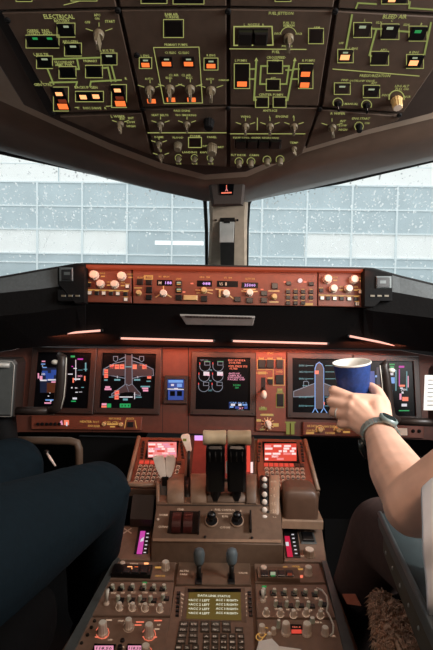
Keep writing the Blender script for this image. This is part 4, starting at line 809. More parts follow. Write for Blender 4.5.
s = Sheet(t, .0004); s.line([(156, 505), (281, 506)], .8, 'seam'); s.line([(166, 503.4), (257, 503.8)], .6, 'quadl')
for x, y, w_ in ((163.5, 515, 'NORM'), (164, 527, 'CUTOUT'), (180.5, 509.5, 'STAB'), (225, 510, 'FUEL CONTROL'), (225, 516.5, 'RUN'), (225, 527.6, 'CUTOFF'), (212, 510.6, 'L'), (241, 511, 'R')): s.text(w_, x, y, 2.1, 'pwhite')
s.line([(218, 513.5), (232, 513.7)], .4, 'pwhite'); s.build('printed_legend')
s2 = MB()
for x, y in ((158, 519.5), (205, 537), (252, 538), (268, 512)): 
    mb = MB(); u, v = t.at(x, y); mb.cyl(0, 0, [(.0034, 0), (.0034, .0015), (.002, .002)], M['knobp'] if x == 158 else M['darkmetal'], 10); t.part('screw', mb, (u, v, 0))
for x in (211.5, 237):                       # fuel control switches: collar and black ball
    u, v = t.at(x, 521); mb = MB(); mb.cyl(0, 0, [(.0165, 0), (.0165, .002), (.014, .003)], M['quadl'], 24, top=M['black']); w = t.part('fuel_control_switch', mb, (u, v, 0))
    mb = MB(); mb.tube([(0, 0, .002), (0, .003, .014)], .005, M['darkmetal'], 12); mb.ell((0, .004, .018), (.0105, .0105, .009), M['cap'], 18, 12); mb.build('switch_ball', w)
for x in (176, 187.5):                       # maroon cutout switches, flat arched blades
    u, v = t.at(x, 533); mb = MB(); pr = []
    for i in range(13): a = math.pi * i / 12; pr.append((.024 + .026 * math.cos(a + .0), .002 + .020 * math.sin(a)))
    n = len(pr); mb.add([(-.0105, y, z) for y, z in pr] + [(.0105, y, z) for y, z in pr], [[i, i + 1, n + i + 1, n + i] for i in range(n - 1)] + [list(range(n))[::-1], list(range(n, 2 * n))], M['maroon']); t.part('cutout_switch', mb, (u, v, 0))
    mb = MB()
u, v = t.at(181.5, 522); mb = MB(); mb.box(0, 0, 0, .070, .058, .0012, M['black'], .0004); t.part('switch_recess', mb, (u + .004, v, 0))
u, v = t.at(199.6, 524); mb = MB(); mb.box(0, 0, 0, .004, .054, .014, M['black'], .001); t.part('guard_fin', mb, (u - .002, v, 0))
u, v = t.at(250.5, 523); mb = MB(); mb.box(0, 0, 0, .004, .05, .016, M['darkmetal'], .001); t.part('guard_fin', mb, (u, v, 0))
# thrust levers
mi = t.e.matrix_world.inverted()
for x0, x1, bx0, bx1, sgn in ((203, 226.3, 206, 225, -1), (227.3, 251, 227, 246, 1)):
    dd = 1.16
    c0 = P((bx0 + bx1) / 2, 447, dd + .002); c1 = P((bx0 + bx1) / 2, 489, dd + .012); c2 = P((bx0 + bx1) / 2, 497, dd + .018); w = (P(bx1, 460, dd).x - P(bx0, 460, dd).x)
    mb = MB(); prof = [(c0 + Vector((0, 0, .006)), w * .86, .028), (c0, w * .98, .034), (c0.lerp(c1, .5), w, .04), (c1, w * .96, .038), (c1 + Vector((0, .002, -.004)), w * .5, .02), (c2 + Vector((0, 0, -.02)), w * .45, .018)]
    R_ = []
    for c, ww, dp in prof:
        b2 = .006; R_.append([c + Vector((x, y, 0)) for x, y in ((-ww / 2 + b2, -dp / 2), (ww / 2 - b2, -dp / 2), (ww / 2, -dp / 2 + b2), (ww / 2, dp / 2), (-ww / 2, dp / 2), (-ww / 2, -dp / 2 + b2))])
    mb.grid(R_[::-1], M['cap'], close=True, smooth=False); mb.add(R_[0], [list(range(6))], M['cap'])
    lv = wpart(t, 'thrust_lever', mb)
    mb = MB(); a = P(x0, 437.5, dd + .004); b2 = P(x1, 437.5, dd + .004); L_ = b2 - a
    mb.tube([a, a + L_ * .04, a + L_ * .25, a + L_ * .5, a + L_ * .75, a + L_ * .96, b2], [.0155, .0182, .0176, .0170, .0176, .0182, .0155], M['beige'], 24)
    mb.v = [tuple(mi @ Vector(q)) for q in mb.v]; mb.build('lever_grip', lv)
    mb = MB()
    for q in (.2, .5, .8):
        f = P(bx0 + (bx1 - bx0) * q, 452, dd - .019); mb.tube([f, P(bx0 + (bx1 - bx0) * q, 462, dd - .021)], .0016, M['darkmetal'], 6)
    mb.v = [tuple(mi @ Vector(q)) for q in mb.v]; mb.build('finger_ribs', lv)
mb = MB(); f = P(226.4, 466, dd - .014); mb.extr([(f.y - .002, f.z - .017), (f.y + .002, f.z - .017), (f.y + .002, f.z + .012), (f.y - .002, f.z + .012)], f.x - .0016, f.x + .0016, M['steel']); wpart(t, 'lever_gap_plate', mb)
def blade(name, pts, d0, d1, m, th=.006):   # flat lever handle: outline in pixels, real thickness
    ys = [p[1] for p in pts]; y0, y1 = min(ys), max(ys); f = [P(x, y, d0 + (d1 - d0) * (y - y0) / (y1 - y0)) for x, y in pts]; n = len(f); mb = MB()
    fr_, bk = [p for p in f], [p + Vector((0, th, 0)) for p in f]
    mb.add(fr_ + bk, [list(range(n)), list(range(n, 2 * n))[::-1]] + [[i, n + i, n + (i + 1) % n, (i + 1) % n] for i in range(n)], M[m]); o = wpart(t, name, mb); fix_normals(o)
    bm_ = o.modifiers.new('b', 'BEVEL'); bm_.width = .0018; bm_.segments = 2; bm_.limit_method = 'ANGLE'; return o
l1 = blade('trim_lever', [(152.5, 458), (156, 456.2), (163, 456.4), (165, 462), (166, 477), (163.5, 479), (160.5, 478), (156, 469)], 1.235, 1.21, 'white', .012)
l2 = blade('trim_lever', [(165.5, 457), (168, 455.8), (174, 456.6), (175.5, 460), (174.6, 468), (171, 477), (168, 478.5), (165.6, 474)], 1.235, 1.21, 'white', .012)
blade('trim_lever_shaft', [(161.5, 477), (169, 477), (166, 487), (162, 487)], 1.21, 1.215, 'black', .006)
l3 = blade('speedbrake_lever', [(180.5, 437), (182, 435.4), (187.5, 434.6), (189.3, 436), (191.5, 451), (189, 453.4), (187, 452.5)], 1.29, 1.262, 'white', .014)
s_ = MB(); c = P(185, 441, 1.284); s_.extr([(c.y - .004, c.z - .008), (c.y - .001, c.z - .008), (c.y - .001, c.z + .007), (c.y - .004, c.z + .007)], c.x - .005, c.x + .004, M['pgreen']); wpart(t, 'lever_legend', s_)
mb = MB(); mb.tube([P(189, 451, 1.262), P(188, 480, 1.262)], .004, M['darkmetal'], 10); wpart(t, 'lever_shaft', mb)
# flap quadrant
pf = [(521.5, 1.135), (512, 1.15), (500, 1.17), (488, 1.195), (480, 1.225), (475.5, 1.26)]
cover('flap_scale', 269, 279.5, pf, 'quadl'); cover('flap_slot', 260, 268.6, [(y + .5, d + .004) for y, d in pf], 'cap')
def onarc(x, y):
    for (y1, d1), (y0, d0) in zip(pf, pf[1:]):
        if y0 <= y <= y1: return P(x, y, d0 + (d1 - d0) * (y - y0) / (y1 - y0) - .003)
    return P(x, y, 1.13)
for i, y in enumerate((479.5, 486, 494.5, 502, 510, 517)):
    c = onarc(264.5, y); mb = MB(); mb.ell(c, (.007, .004, .0075 if i < 5 else .005), M['white' if i != 1 else 'steel'], 10, 6); wpart(t, 'detent_gate', mb)
mb = MB()
for i, (y, w_) in enumerate(((482, 'UP'), (489, '1'), (496, '5'), (503.5, '15'), (511, '20'), (518, '30'))):
    vs, fs = text_mesh(w_); c = onarc(274.2, y); x0 = sum(v[0] for v in vs) / len(vs); y0 = sum(v[1] for v in vs) / len(vs)
    mb.add([c + Vector(((a[0] - x0) * .010, -.001 + (a[1] - y0) * .004, (a[1] - y0) * .010)) for a in vs], fs, M['pwhite'])
    c2 = onarc(270.6, y); mb.add([c2 + Vector((0, 0, 0)), c2 + Vector((.003, 0, 0)), c2 + Vector((.003, 0, .0015)), c2 + Vector((0, 0, .0015))], [[0, 1, 2, 3]], M['pwhite'])
wpart(t, 'scale_numbers', mb)
mb = MB(); c = onarc(268, 523); mb.tube([P(269, 513, 1.128), P(269, 513, 1.112)], .0042, M['knobp'], 12); 
# ================================================================== AISLE STAND
t = Thing('aisle_stand', 'brown aisle stand running back from the throttle quadrant with grey edge rails', 'pedestal', FA, 217, 600); AS = t
mb = MB(); mb.prism(t.poly([(121, 524), (152, 524.5), (283, 527), (322, 527.5), (327, 561), (378, 700), (30, 700), (115, 560)]), -.02, -.004, M['quad'], .002); t.part('top_plate', mb)
xl = on(FA, 62, 650).x; xr = on(FA, 352, 650).x; zz = FA.w(0, 0).z
mb = MB(); za = lambda y: FA.o.z + (y - FA.o.y) * math.tan(rad(7)) - .012
mb.extr([(.45, .02), (.45, za(.45)), (1.24, za(1.24)), (1.24, .02)], xl + .014, xr - .014, M['softblack']); wpart(t, 'body', mb)
for nm, pts in (('side_rail', [(116, 556), (120.5, 557), (74.5, 650), (45, 712), (34, 712), (63, 650)]), ('side_rail', [(321.5, 559), (326.5, 560), (355, 650), (376, 712), (366, 712), (343.5, 650)])):
    mb = MB(); mb.prism(t.poly(pts, .008), -.03, .008, M['rail'], .003); t.part(nm, mb)
# side shelf panels by the quadrant
t = module('display_side_panel', 'brown panel with a slim magenta-lit window left of the throttle quadrant', 'side panel', FA, [(122.5, 526), (151, 526.5), (150, 560), (113, 559.5)], 'ped', .008, -.002); T = t.top
w = t.poly([(138.5, 529), (151, 529.5), (148, 556), (134, 556.5)]); mb = MB(); mb.prism(w, T, T + .003, M['black'], .001); t.part('tape_window', mb); s = Sheet(t, T + .0034); s.poly([(140.5, 531), (145.5, 531), (142, 554), (136.5, 554)], 's_tcas')
for i in range(6): s.rect(146.6 - i * .6, 533 + i * 3.8, 149 - i * .6, 534 + i * 3.8, 's_white')
s.poly([(141, 539), (144, 537), (143.4, 541), (140, 542)], 's_white'); s.build('tape_graphics'); s = Sheet(t, T + .0003); s.line([(124, 528.5), (131, 533)], 1.2, 'knobp'); s.line([(131, 528.5), (124, 533)], 1.2, 'knobp'); s.rect(146, 527, 148.5, 528.6, 'knobc'); s.build('printed_mark')
t = module('display_side_panel', 'brown panel with a slim crimson window, switch and knob right of the throttle quadrant', 'side panel', FA, [(284, 529), (322, 529.5), (325.5, 561.5), (284, 561)], 'ped', .008, -.002); T = t.top
w = t.poly([(283.6, 531), (297, 531), (300.5, 560), (286, 560)]); mb = MB(); mb.prism(w, T, T + .003, M['black'], .001); t.part('tape_window', mb); s = Sheet(t, T + .0034); s.poly([(284.5, 536), (289.5, 536), (293, 557), (287.5, 557)], 's_crim')
for i in range(6): s.rect(291.5 + i * .7, 534 + i * 3.8, 294 + i * .7, 535 + i * 3.8, 's_white')
s.poly([(285.5, 542), (288.5, 542), (289, 546), (286, 546)], 's_white'); s.build('tape_graphics')
plate(t, 'switch_frame', 307.5, 538.5, 15, 11, T, .003, 'rail', .001); plate(t, 'push_switch', 307.5, 537.5, 11, 8, T + .003, .006, 'cap', .0015); kt(t, 'knob', 309.5, 549, 5.2, .016, 'quadl', top='knobp'); s = Sheet(t, T + .0003); s.text('FLOOR', 300, 556, 1.8, 'pwhite'); s.rect(304, 530.5, 312, 531.6, 'knobc'); s.build('printed_legend')
# hand rest pad on the right and block on the left
t = Thing('hand_rest', 'rounded brown hand rest block to the right of the flap scale', 'hand rest', FA, 301, 520)
pts = []
mb = MB(); rows = []
for k, (ins, z) in enumerate(((0, 0), (0, .050), (.004, .066), (.014, .075), (.03, .077))):
    a = P(283, 518, 1.19); b_ = P(318.5, 519, 1.19); x0, x1, y0, y1 = a.x + ins * .6, b_.x - ins, 1.185 + ins * .6, 1.262 - ins * .3; r = .012; row = []
    zb0 = P(300, 519, 1.19).z
    for cx, cy, a0 in ((x1 - r, y0 + r, -90), (x1 - r, y1 - r, 0), (x0 + r, y1 - r, 90), (x0 + r, y0 + r, 180)):
        for j in range(5): th = rad(a0 + 22.5 * j); row.append(Vector((cx + r * math.cos(th), cy + r * math.sin(th), zb0 + z)))
    rows.append(row)
mb.grid(rows, M['handrest'], close=True); mb.add(rows[-1], [list(range(20))], M['handrest'], True); wpart(t, 'pad', mb)
a = P(282, 519, 1.185); b_ = P(323, 519.5, 1.185); mb = MB(); z1 = a.z; z0 = P(300, 528, 1.185).z; mb.extr([(1.18, z0), (1.18, z1 - .003), (1.183, z1), (1.27, z1), (1.27, z0)], a.x, b_.x, M['quadl']); wpart(t, 'shelf', mb)
t = Thing('shelf_block', 'dark brown recessed block to the left of the quadrant below the keypad', 'shelf', FA, 139, 520)
a = P(130, 519, 1.20); b_ = P(152.5, 519, 1.20); mb = MB(); mb.extr([(1.20, P(140, 527, 1.2).z), (1.20, a.z), (1.235, a.z + .05), (1.24, P(140, 527, 1.2).z)], a.x, b_.x, M['bezel']); wpart(t, 'block', mb)

def amod(name, label, cat, pts, m='ped', h=.008): return module(name, label, cat, FA, pts, m, h, -.003)
# left column
t = amod('button_panel', 'narrow panel with black button bar and two pale knobs, front of left radio column', 'radio panel', [(113.5, 561.5), (176, 562), (173.5, 580), (104, 579.5)]); s = Sheet(t, t.top + .0003); T = t.top
u = plate(t, 'button_bar', 132, 573, 39, 10, T, .010, 'black', .001)
for i in range(4): plate(t, 'push_button', 119 + i * 8.4, 570.8, 7, 5.4, T + .010, .003, 'cap', .0008)
s2 = Sheet(t, T + .0104); s2.rect(127.4, 566.2, 132.2, 569.2, 'amberhot'); s2.rect(134.6, 566.6, 138, 568, 'amber'); s2.build('button_light'); s.rect(144, 562.6, 148.5, 564.4, 'amberhot'); s.rect(155, 566.5, 162, 568.4, 'pgold'); s.text('XPDR', 134, 564, 1.8, 'pwhite'); s.text('ABOVE', 160, 576, 1.8, 'pgold')
kt(t, 'knob', 122.5, 562, 2.8, .012, 'knobp'); kt(t, 'knob', 165.5, 561.5, 4.0, .018, 'knobp', top='knobc'); s.build('printed_legend')
def audio(label, pts, r1, r2, r3, green, ylab):
    t = amod('audio_control_panel', label, 'radio panel', pts, 'ped'); s = Sheet(t, t.top + .0003); T = t.top
    for k, (row, r, h, m) in enumerate(((r1, 2.1, .010, 'knobg'), (r2, 2.1, .012, 'knobg'), (r3, 2.5, .014, 'knobp'))):
        for i, (x, y) in enumerate(row):
            if k < 2: plate(t, 'push_switch', x + (3.4 if k else -1.5), y + 5.2, 5.4, 3.6, T, .004, 'cap', .0008)
            kt(t, 'volume_knob', x, y, r, h, m, top='knobc', flute=.05, n=16)
            if k < 2: s.text(('VHF', 'HF', 'FLT', 'CAB', 'PA', 'SAT')[i % 6], x + 1, y + 8.6, 1.7, 'pwhite')
            else: s.arc(x, y + 5, 3.8, 20, 340, .5, 'pwhite', 8)
    gx, gy = green; s.rect(gx - 2, gy - 1, gx + 2.4, gy + 1, 'glowgreen'); s.build('printed_legend'); return t
t = audio('left audio panel with three rows of small pale knobs', [(103, 581.5), (174, 582), (170.5, 615.5), (88, 615)], [(112.5, 584.5), (122, 584.3), (132.5, 584), (144, 584), (154, 584.5), (164, 584.5)], [(118, 595.5), (129, 595.5), (140, 595.8), (150.5, 596), (163, 594)], [(119.5, 602.5), (132.5, 603), (145, 603.5), (160, 604.5)], (144.5, 582.8), 0)
mb = MB(); u, v = t.at(106.5, 606); mb.cyl(0, 0, [(.006, 0), (.006, .003), (.003, .005)], M['knobp'], 12); mb.tube([(0, 0, .004), (.002, .004, .03)], [.0026, .0038], M['knobc'], 10); t.part('toggle_switch', mb, (u, v, t.top))
t = amod('radio_panel', 'radio panel with large pale knobs and a pink readout, left of the centre keypad', 'radio panel', [(87, 617), (170.3, 617.5), (163.5, 662), (64.5, 661)]); s = Sheet(t, t.top + .0003); T = t.top
for x, y, r, h in ((102.5, 622, 4.4, .026), (128.5, 619, 3.7, .020), (149, 624, 4.4, .026), (145.5, 645, 4.4, .018)): kt(t, 'tuning_knob', x, y, r, h, 'knobp', top='knobc'); s.arc(x, y + h * 400, r * 1.5, 200, 520, .7, 's_salmon' if r > 4 else 'knobp')
for x, y, w in ((109, 617 + 3, 6), (140, 622, 8), (158, 620.5, 8), (138, 625, 7), (101, 637, 12), (150, 637, 14), (157, 629, 5)): s.rect(x - w / 2, y - .6, x + w / 2, y + .7, 's_salmon' if w > 6 else 'pwhite')
for x, y, w_ in ((122, 621, 'VHF L'), (159, 625, 'HF'), (110, 640, 'OFF'), (122, 647, 'XFR')): s.text(w_, x, y, 1.9, 'pwhite')
for x, w in ((104, 22), (135, 17)): plate(t, 'readout_window', x, 648.5, w, 8, T, .0015, 'screen', .0003); s2 = Sheet(t, T + .002); s2.rect(x - w / 2 + 1.5, 645.6, x + w / 2 - 1.5, 651, 's_tcas' if 0 else 's_pink'); s2.text('118.50', x, 648.4, 3, 'screen', w * .7); s2.build('digits')
kt(t, 'transfer_button', 122.5, 639, 2.1, .004, 'black'); kt(t, 'transfer_button', 120, 645.6, 2.6, .006, 'black'); s.build('printed_legend')
for i, (x, y) in enumerate(((97, 614), (94, 620.5), (90, 628), (84, 636), (88, 632.5))[:4]): kt(t, 'screw', x - 2.5, y + 6, 1.6, .003, 'darkmetal')
# centre column
t = amod('lever_panel', 'brown panel with two grey-tipped control levers below the throttle quadrant', 'control panel', [(178, 562), (250, 563), (251, 584.5), (175.5, 584)], 'quad'); T = t.top
for x in (198.8, 231.3):
    u, v = t.at(x, 581); mb = MB(); mb.box(0, 0, 0, .015, .034, .003, M['black'], .001); sl = t.part('lever_slot', mb, (u, v, T))
    mb = MB(); top = (0, .006, .066); mb.tube([(0, 0, 0), (0, .003, .035)], [.0055, .005], M['darkmetal'], 12); mb.tube([(0, .003, .033), (0, .004, .040), (0, .0055, .058), (0, .006, .066), (0, .0065, .070)], [.008, .0115, .0125, .010, .004], M['slate'], 16); t.part('control_lever', mb, (u, v, T))
s = Sheet(t, T + .0003); s.text('ALTN', 184, 571, 1.9, 'pwhite'); s.text('PARK', 184, 574.4, 1.7, 'pwhite'); s.text('VALVE', 243, 573, 1.7, 'pwhite'); s.build('printed_legend')
t = amod('control_display_unit', 'centre keypad unit with olive lit text screen between the radio panels', 'keypad unit', [(174.8, 586), (251.5, 586.5), (257, 690), (158, 688)], 'ped'); T = t.top
plate(t, 'screen_surround', 214.5, 603.5, 62, 34, T, .0012, 'quad', .0004); plate(t, 'screen', 214.3, 603.8, 52.5, 30, T + .0012, .0008, 's_olive', .0003)
s = Sheet(t, T + .0023); s.text('DATA LINK STATUS', 214, 596, 2.2, 's_oliveTxt', 32); s.rect(187.8, 588.6, 241, 592.2, 'screen')
for i in range(4): y = 600.3 + i * 4.3; s.text('<ACC %d LEFT' % (i + 1), 199, y, 2.3, 's_oliveTxt', 21); s.text('ACC %d RIGHT>' % (i + 1), 227, y, 2.3, 's_oliveTxt', 22)
s.build('screen_text')
for i in range(6):
    for sx in (-1, 1):
        x = 214 + sx * (35.5 + i * .25); y = 594 + i * 4.3; plate(t, 'line_key', x, y, 3.4, 2.6, T, .004, 'cap', .0008)
s = Sheet(t, T + .0003)
for i in range(6):
    for sx in (-1, 1): s.line([(214 + sx * 29.5, 594 + i * 4.3 + 1.5), (214 + sx * 32.6, 594 + i * 4.3 - .3)], .9, 's_salmon' if 0 else 'pwhite')
s.build('printed_legend')
def key(x, y, w, h, txt):
    k = plate(t, 'key', x, y, w, h, T, .004, 'keygrey', .001); s = Sheet(t, T + .0043)
    s.text(txt, x, y - .6, min(2.4, h * .45), 'knobc', w * .62); KL.append(s)
KL = []
rows_ = [(624.8, [(184, 'INIT'), (194, 'RTE'), (205, 'DEP'), (215.5, 'ALTN'), (226.2, 'VNAV')]), (630.4, [(183, 'FIX'), (193.6, 'LEGS'), (205, 'HOLD'), (215.6, 'FMC'), (226.5, 'PROG')])]
for y, ks in rows_:
    for x, w_ in ks: key(x, y, 9, 4.8, w_)
key(239, 630.6, 8, 4.2, 'EXEC')
for j, y in enumerate((636.2, 642)): 
    for x, w_ in ((182 - j, 'MENU'), (193.4 - j * .3, 'PAGE')): key(x, y, 9.2, 5, w_)
for r_ in range(4):
    for c_ in range(5): key(206.4 + c_ * 8.6 + (c_ - 2) * r_ * .08, 637 + r_ * 5.6, 6.8, 4.3, 'ABCDEFGHIJKLMNOPQRST'[r_ * 5 + c_])
for r_ in range(3):
    for c_ in range(3): key(178.4 + c_ * 8.6 - r_ * .4, 648.2 + r_ * 5.8, 6.8, 4.3, '123456789'[r_ * 3 + c_])
mbk = MB()
for q in KL: mbk.add(q.mb.v, q.mb.f, M['knobc'])
mbk.build('key_letters', t.e)
# right column
t = amod('button_panel', 'narrow panel with lit buttons and two pale knobs, front of the right radio column', 'radio panel', [(254, 563.5), (319, 563.5), (325.5, 582.5), (255, 582)]); s = Sheet(t, t.top + .0003); T = t.top
plate(t, 'button_bar', 278, 576.5, 41, 11, T, .010, 'quad', .001)
for i in range(4): plate(t, 'push_button', 264.5 + i * 8.4, 574, 7, 5.4, T + .010, .003, 'cap', .0008)
s2 = Sheet(t, T + .0134); s2.rect(270.5, 571.8, 275.5, 575, 'glowwhite'); s2.rect(270.8, 575.4, 275.2, 576.3, 'glowgreen'); s2.rect(287.6, 573, 292, 575.6, 'amberdim'); s2.build('button_light'); s.rect(283, 566.4, 287.4, 568.4, 'pgold'); s.rect(292, 568.4, 303, 570, 'pgold'); s.rect(300, 575, 303, 578, 's_salmon'); s.text('WXR', 296, 566.6, 1.8, 'pgold')
kt(t, 'knob', 263.7, 566.5, 3.3, .013, 'knobp'); kt(t, 'knob', 308.6, 566.5, 3.7, .020, 'knobp', top='knobc'); s.build('printed_legend')
t = audio('right audio panel with three rows of small pale knobs', [(255, 584), (326, 584.5), (336.5, 617.5), (256.5, 617)], [(263.7, 588.5), (274.5, 588.8), (285, 589), (295.3, 589.3), (305.6, 589.5), (316, 590)], [(276, 600.5), (287, 601), (297.8, 601), (308.6, 601.6), (320.8, 600)], [(266.4, 608.5), (280.6, 609), (293.6, 610), (306.2, 608.5), (320.5, 610.5)], (264, 586.6), 0)
mb = MB(); u, v = t.at(263, 603); mb.cyl(0, 0, [(.006, 0), (.006, .003), (.003, .005)], M['knobp'], 12); mb.tube([(0, 0, .004), (-.001, .004, .022)], [.0026, .0038], M['knobc'], 10); t.part('toggle_switch', mb, (u, v, t.top))
t = amod('radio_panel', 'radio panel with two tall pale knobs around a red readout, right of the centre keypad', 'radio panel', [(256.8, 619), (337, 619.5), (352, 664), (258.5, 662)]); s = Sheet(t, t.top + .0003); T = t.top
for x, y, r, h in ((286.2, 622.5, 4.1, .024), (307.2, 623, 4.3, .024), (325.3, 627, 3.5, .016), (278.8, 620, 2.0, .016), (273.5, 628, 2.6, .012), (262, 625, 3.4, .014), (269.5, 633, 2.6, .012), (312.5, 617.5, 2.6, .010)): kt(t, 'tuning_knob' if r > 3 else 'knob', x, y, r, h, 'knobp' if y > 620 else 'knobg', top='knobc')
for x, y in ((262, 631), (266, 628), (259.5, 634)): s.arc(x, y + 3, 3.4, 0, 300, .9, 'pgold')
plate(t, 'readout_window', 296.6, 629.6, 11.5, 9.5, T, .0015, 'screen', .0003); s2 = Sheet(t, T + .002); s2.rect(291.5, 629.5, 301.6, 633.5, 's_washr'); s2.text('121.9', 296.6, 627.2, 1.6, 's_salmon', 8); s2.build('digits'); s.text('VHF R', 318, 622.5, 1.8, 'pwhite'); s.text('ON', 333, 636, 1.8, 'pwhite')
s.build('printed_legend')
mb = MB(); pts = [(317, 588, .012), (322, 590, .022), (326.5, 596, .024), (328, 604, .018), (326.5, 611, .014), (330, 617, .018), (333.5, 625, .02), (333, 633, .014), (329, 637, .006)]
cb = Thing('white_cable', 'thin white cable looping over the right radio panels', 'cable', FA, 326, 610)
tt = []
for i in range(len(pts) - 1):
    for q in range(4):
        f = q / 4; p = [pts[i][k] * (1 - f) + pts[i + 1][k] * f for k in range(3)]; tt.append((*cb.at(p[0], p[1], p[2]), p[2]))
mb.tube(tt, .0017, M['knobc'], 8); cb.part('cord', mb)
t = Thing('paper_sheet', 'folded white paper lying over the right radio panel at the bottom edge', 'paper', FA, 279, 650)
mb = MB(); 
g = lambda x, y, h: (*t.at(x, y, h), h)
A_s = [g(259, 641, .024), g(272, 638.5, .03), g(279, 646, .028), g(300, 649, .022), g(318, 662, .014), g(312, 700, .012), g(258, 700, .012), g(255, 655, .016)]
mb.add(A_s + [(x, y, z - .0006) for x, y, z in A_s], [list(range(8))[::-1], list(range(8, 16))] + [[i, (i + 1) % 8, 8 + (i + 1) % 8, 8 + i] for i in range(8)], M['paper']); o = t.part('sheet', mb); fix_normals(o)
# ================================================================== CONTROL WHEELS, FOOTWELL
def empty(name, label, cat, loc, group=None):
    e = bpy.data.objects.new(name, None); e.empty_display_size = .02; C.objects.link(e); e.location = loc; bpy.context.view_layer.update(); tag(e, label, cat, group); return e
def wp(e, name, mb, parent=None):
    L = Vector(e.location); mb.v = [tuple(Vector(v) - L) for v in mb.v]; return mb.build(name, parent or e)
def wheel(label, hub_px, grip, bar, pad, sgn, d):
    hc = P(*hub_px, d); e = empty('pilot_yoke', label, 'yoke', (hc.x, hc.y + .06, hc.z))
    g = [P(x, y, d + .01) for x, y in grip]; gr = [.010, .012, .0125, .0125, .012, .010, .0055][:len(g)]
    mb = MB(); mb.tube(g, gr, M['yoke'], 16, flat=1.25, up=(0, 1, 0)); wp(e, 'hand_grip', mb)
    mb = MB(); mb.tube([p + Vector((.012 * sgn * -1, -.008, 0)) for p in g[1:-1]], .0012, M['knobc'], 6); wp(e, 'grip_highlight', mb)  # pale tube drawn as the highlight along the grip edge
    mb = MB(); mb.tube([p + Vector((0, 0, 0)) for p in (P(*bar[0], d + .01), P(*bar[1], d + .01))], .010, M['yoke'], 14); wp(e, 'cross_bar', mb)
    mir = lambda p: Vector((2 * hc.x - p.x, p.y, p.z))
    mb = MB(); mb.tube([mir(p) for p in g], gr, M['yoke'], 16, flat=1.25, up=(0, 1, 0)); wp(e, 'hand_grip', mb)
    mb = MB(); mb.tube([mir(P(*bar[0], d + .01)), mir(P(*bar[1], d + .01))], .010, M['yoke'], 14); wp(e, 'cross_bar', mb)
    t3 = g[-2]; mb = MB(); mb.ell(t3 + Vector((sgn * .016, -.006, -.012)), (.009, .006, .006), M['knobc'], 12, 8); wp(e, 'trim_switch', mb)
    w = pad; z0 = P(0, 418, d).z; z1 = P(0, 359, d).z
    mb = MB(); 
    o_ = [(hc.x - w * .94, z0), (hc.x + w * .86, z0 + .004), (hc.x + w, z1 - .010), (hc.x + w * .9, z1), (hc.x - w * .9, z1), (hc.x - w, z1 - .010)]
    def slab(o_, y0, y1, m, mb, bev=.004):
        n = len(o_); cx = sum(p[0] for p in o_) / n; cz = sum(p[1] for p in o_) / n
        ins = [(x + (cx - x) * .06, z + (cz - z) * .06) for x, z in o_]
        rows = [[(x, y1, z) for x, z in o_], [(x, y0 + bev, z) for x, z in o_], [(x, y0, z) for x, z in ins]]
        mb.grid(rows, M[m], close=True, smooth=False); mb.add(rows[-1], [list(range(n))[::-1]], M[m]); return mb
    k = wp(e, 'hub', slab(o_, d - .005, d + .045, 'yoke', mb)); fix_normals(k)
    oi = [(x + (hc.x - x) * .05, z + ((z0 + z1) / 2 - z) * .05) for x, z in o_]
    mb = MB(); k = wp(e, 'clip_pad', slab(oi, d - .012, d - .004, 'greypad', mb)); fix_normals(k)
    mb = MB(); mb.tube([(x, d - .0115, z) for x, z in oi + oi[:1]], .0012, M['steel'], 6); wp(e, 'pad_rim', mb)
    mb = MB(); mb.tube([(hc.x - w * .8, d - .016, z1 - .012), (hc.x + w * .8, d - .016, z1 - .012)], .006, M['steel'], 10); wp(e, 'clip_bar', mb)
    mb = MB(); mb.tube([(hc.x, d + .035, z0 + .04), (hc.x, d + .06, z0 - .1), (hc.x, d + .12, .45), (hc.x, d + .16, .0)], [.035, .035, .04, .05], M['softblack'], 18); wp(e, 'column', mb); return e, hc, z0, z1
el, hc, z0, z1 = wheel('left control wheel with dark curved grip and grey clip pad at the left edge', (-8, 390), [(50, 411), (57, 408), (60, 396), (61.5, 380), (62, 366), (62.5, 357), (58, 353.5)], [(10, 411), (54, 411)], .062, -1, 1.12)
er, hc2, z0, z1 = wheel('right control wheel with brown curved grip behind the hand and blue cup', (462, 396), [(398, 421), (391, 417), (388, 405), (386.5, 388), (385, 374), (384, 365), (387, 361)], [(396, 421), (445, 423)], .062, 1, 1.14)
e = empty('checklist_card', 'white checklist card clipped on the right control wheel at the right edge', 'card', P(434, 392, 1.118))
mb = MB(); a = P(424.5, 375, 1.124); b_ = P(425.5, 410, 1.124); x1 = a.x + .085
mb.extr([(1.122, b_.z), (1.1245, b_.z), (1.1245, a.z), (1.122, a.z)], a.x, x1, M['paper']); wp(e, 'card', mb)
mb = MB()
for i in range(7): z = a.z - .012 - i * .0098; mb.extr([(1.1212, z), (1.1218, z), (1.1218, z + .0016), (1.1212, z + .0016)], a.x + .008, a.x + .03 + .04 * ((i * 37) % 10) / 10, M['slate'])
wp(e, 'printed_lines', mb)
# footwell frame and small handle
e = empty('footwell_frame', 'brown rounded frame edging the dark left footwell below the displays', 'frame', P(55, 445, 1.43))
mb = MB(); mb.tube([P(14, 440, 1.43), P(40, 440.5, 1.43), P(70, 441, 1.43), P(77, 443, 1.43), P(79, 449, 1.43), P(79.5, 500, 1.43)], [.011, .012, .012, .012, .012, .011], M['quad'], 12, up=(0, 1, 0)); wp(e, 'frame_bar', mb)
mb = MB(); a = P(79, 436, 1.45); b_ = P(138, 436, 1.45); mb.extr([(1.445, .05), (1.445, a.z), (1.46, a.z), (1.46, .05)], a.x, b_.x, M['softblack']); wp(e, 'kick_panel', mb)
e = empty('release_handle', 'small white release handle hanging in the dark left footwell', 'handle', P(51, 458, 1.38))
mb = MB(); mb.tube([P(47, 453, 1.38), P(50, 458, 1.375), P(55.5, 466, 1.37)], [.003, .0042, .0028], M['white'], 10); wp(e, 'lever', mb)
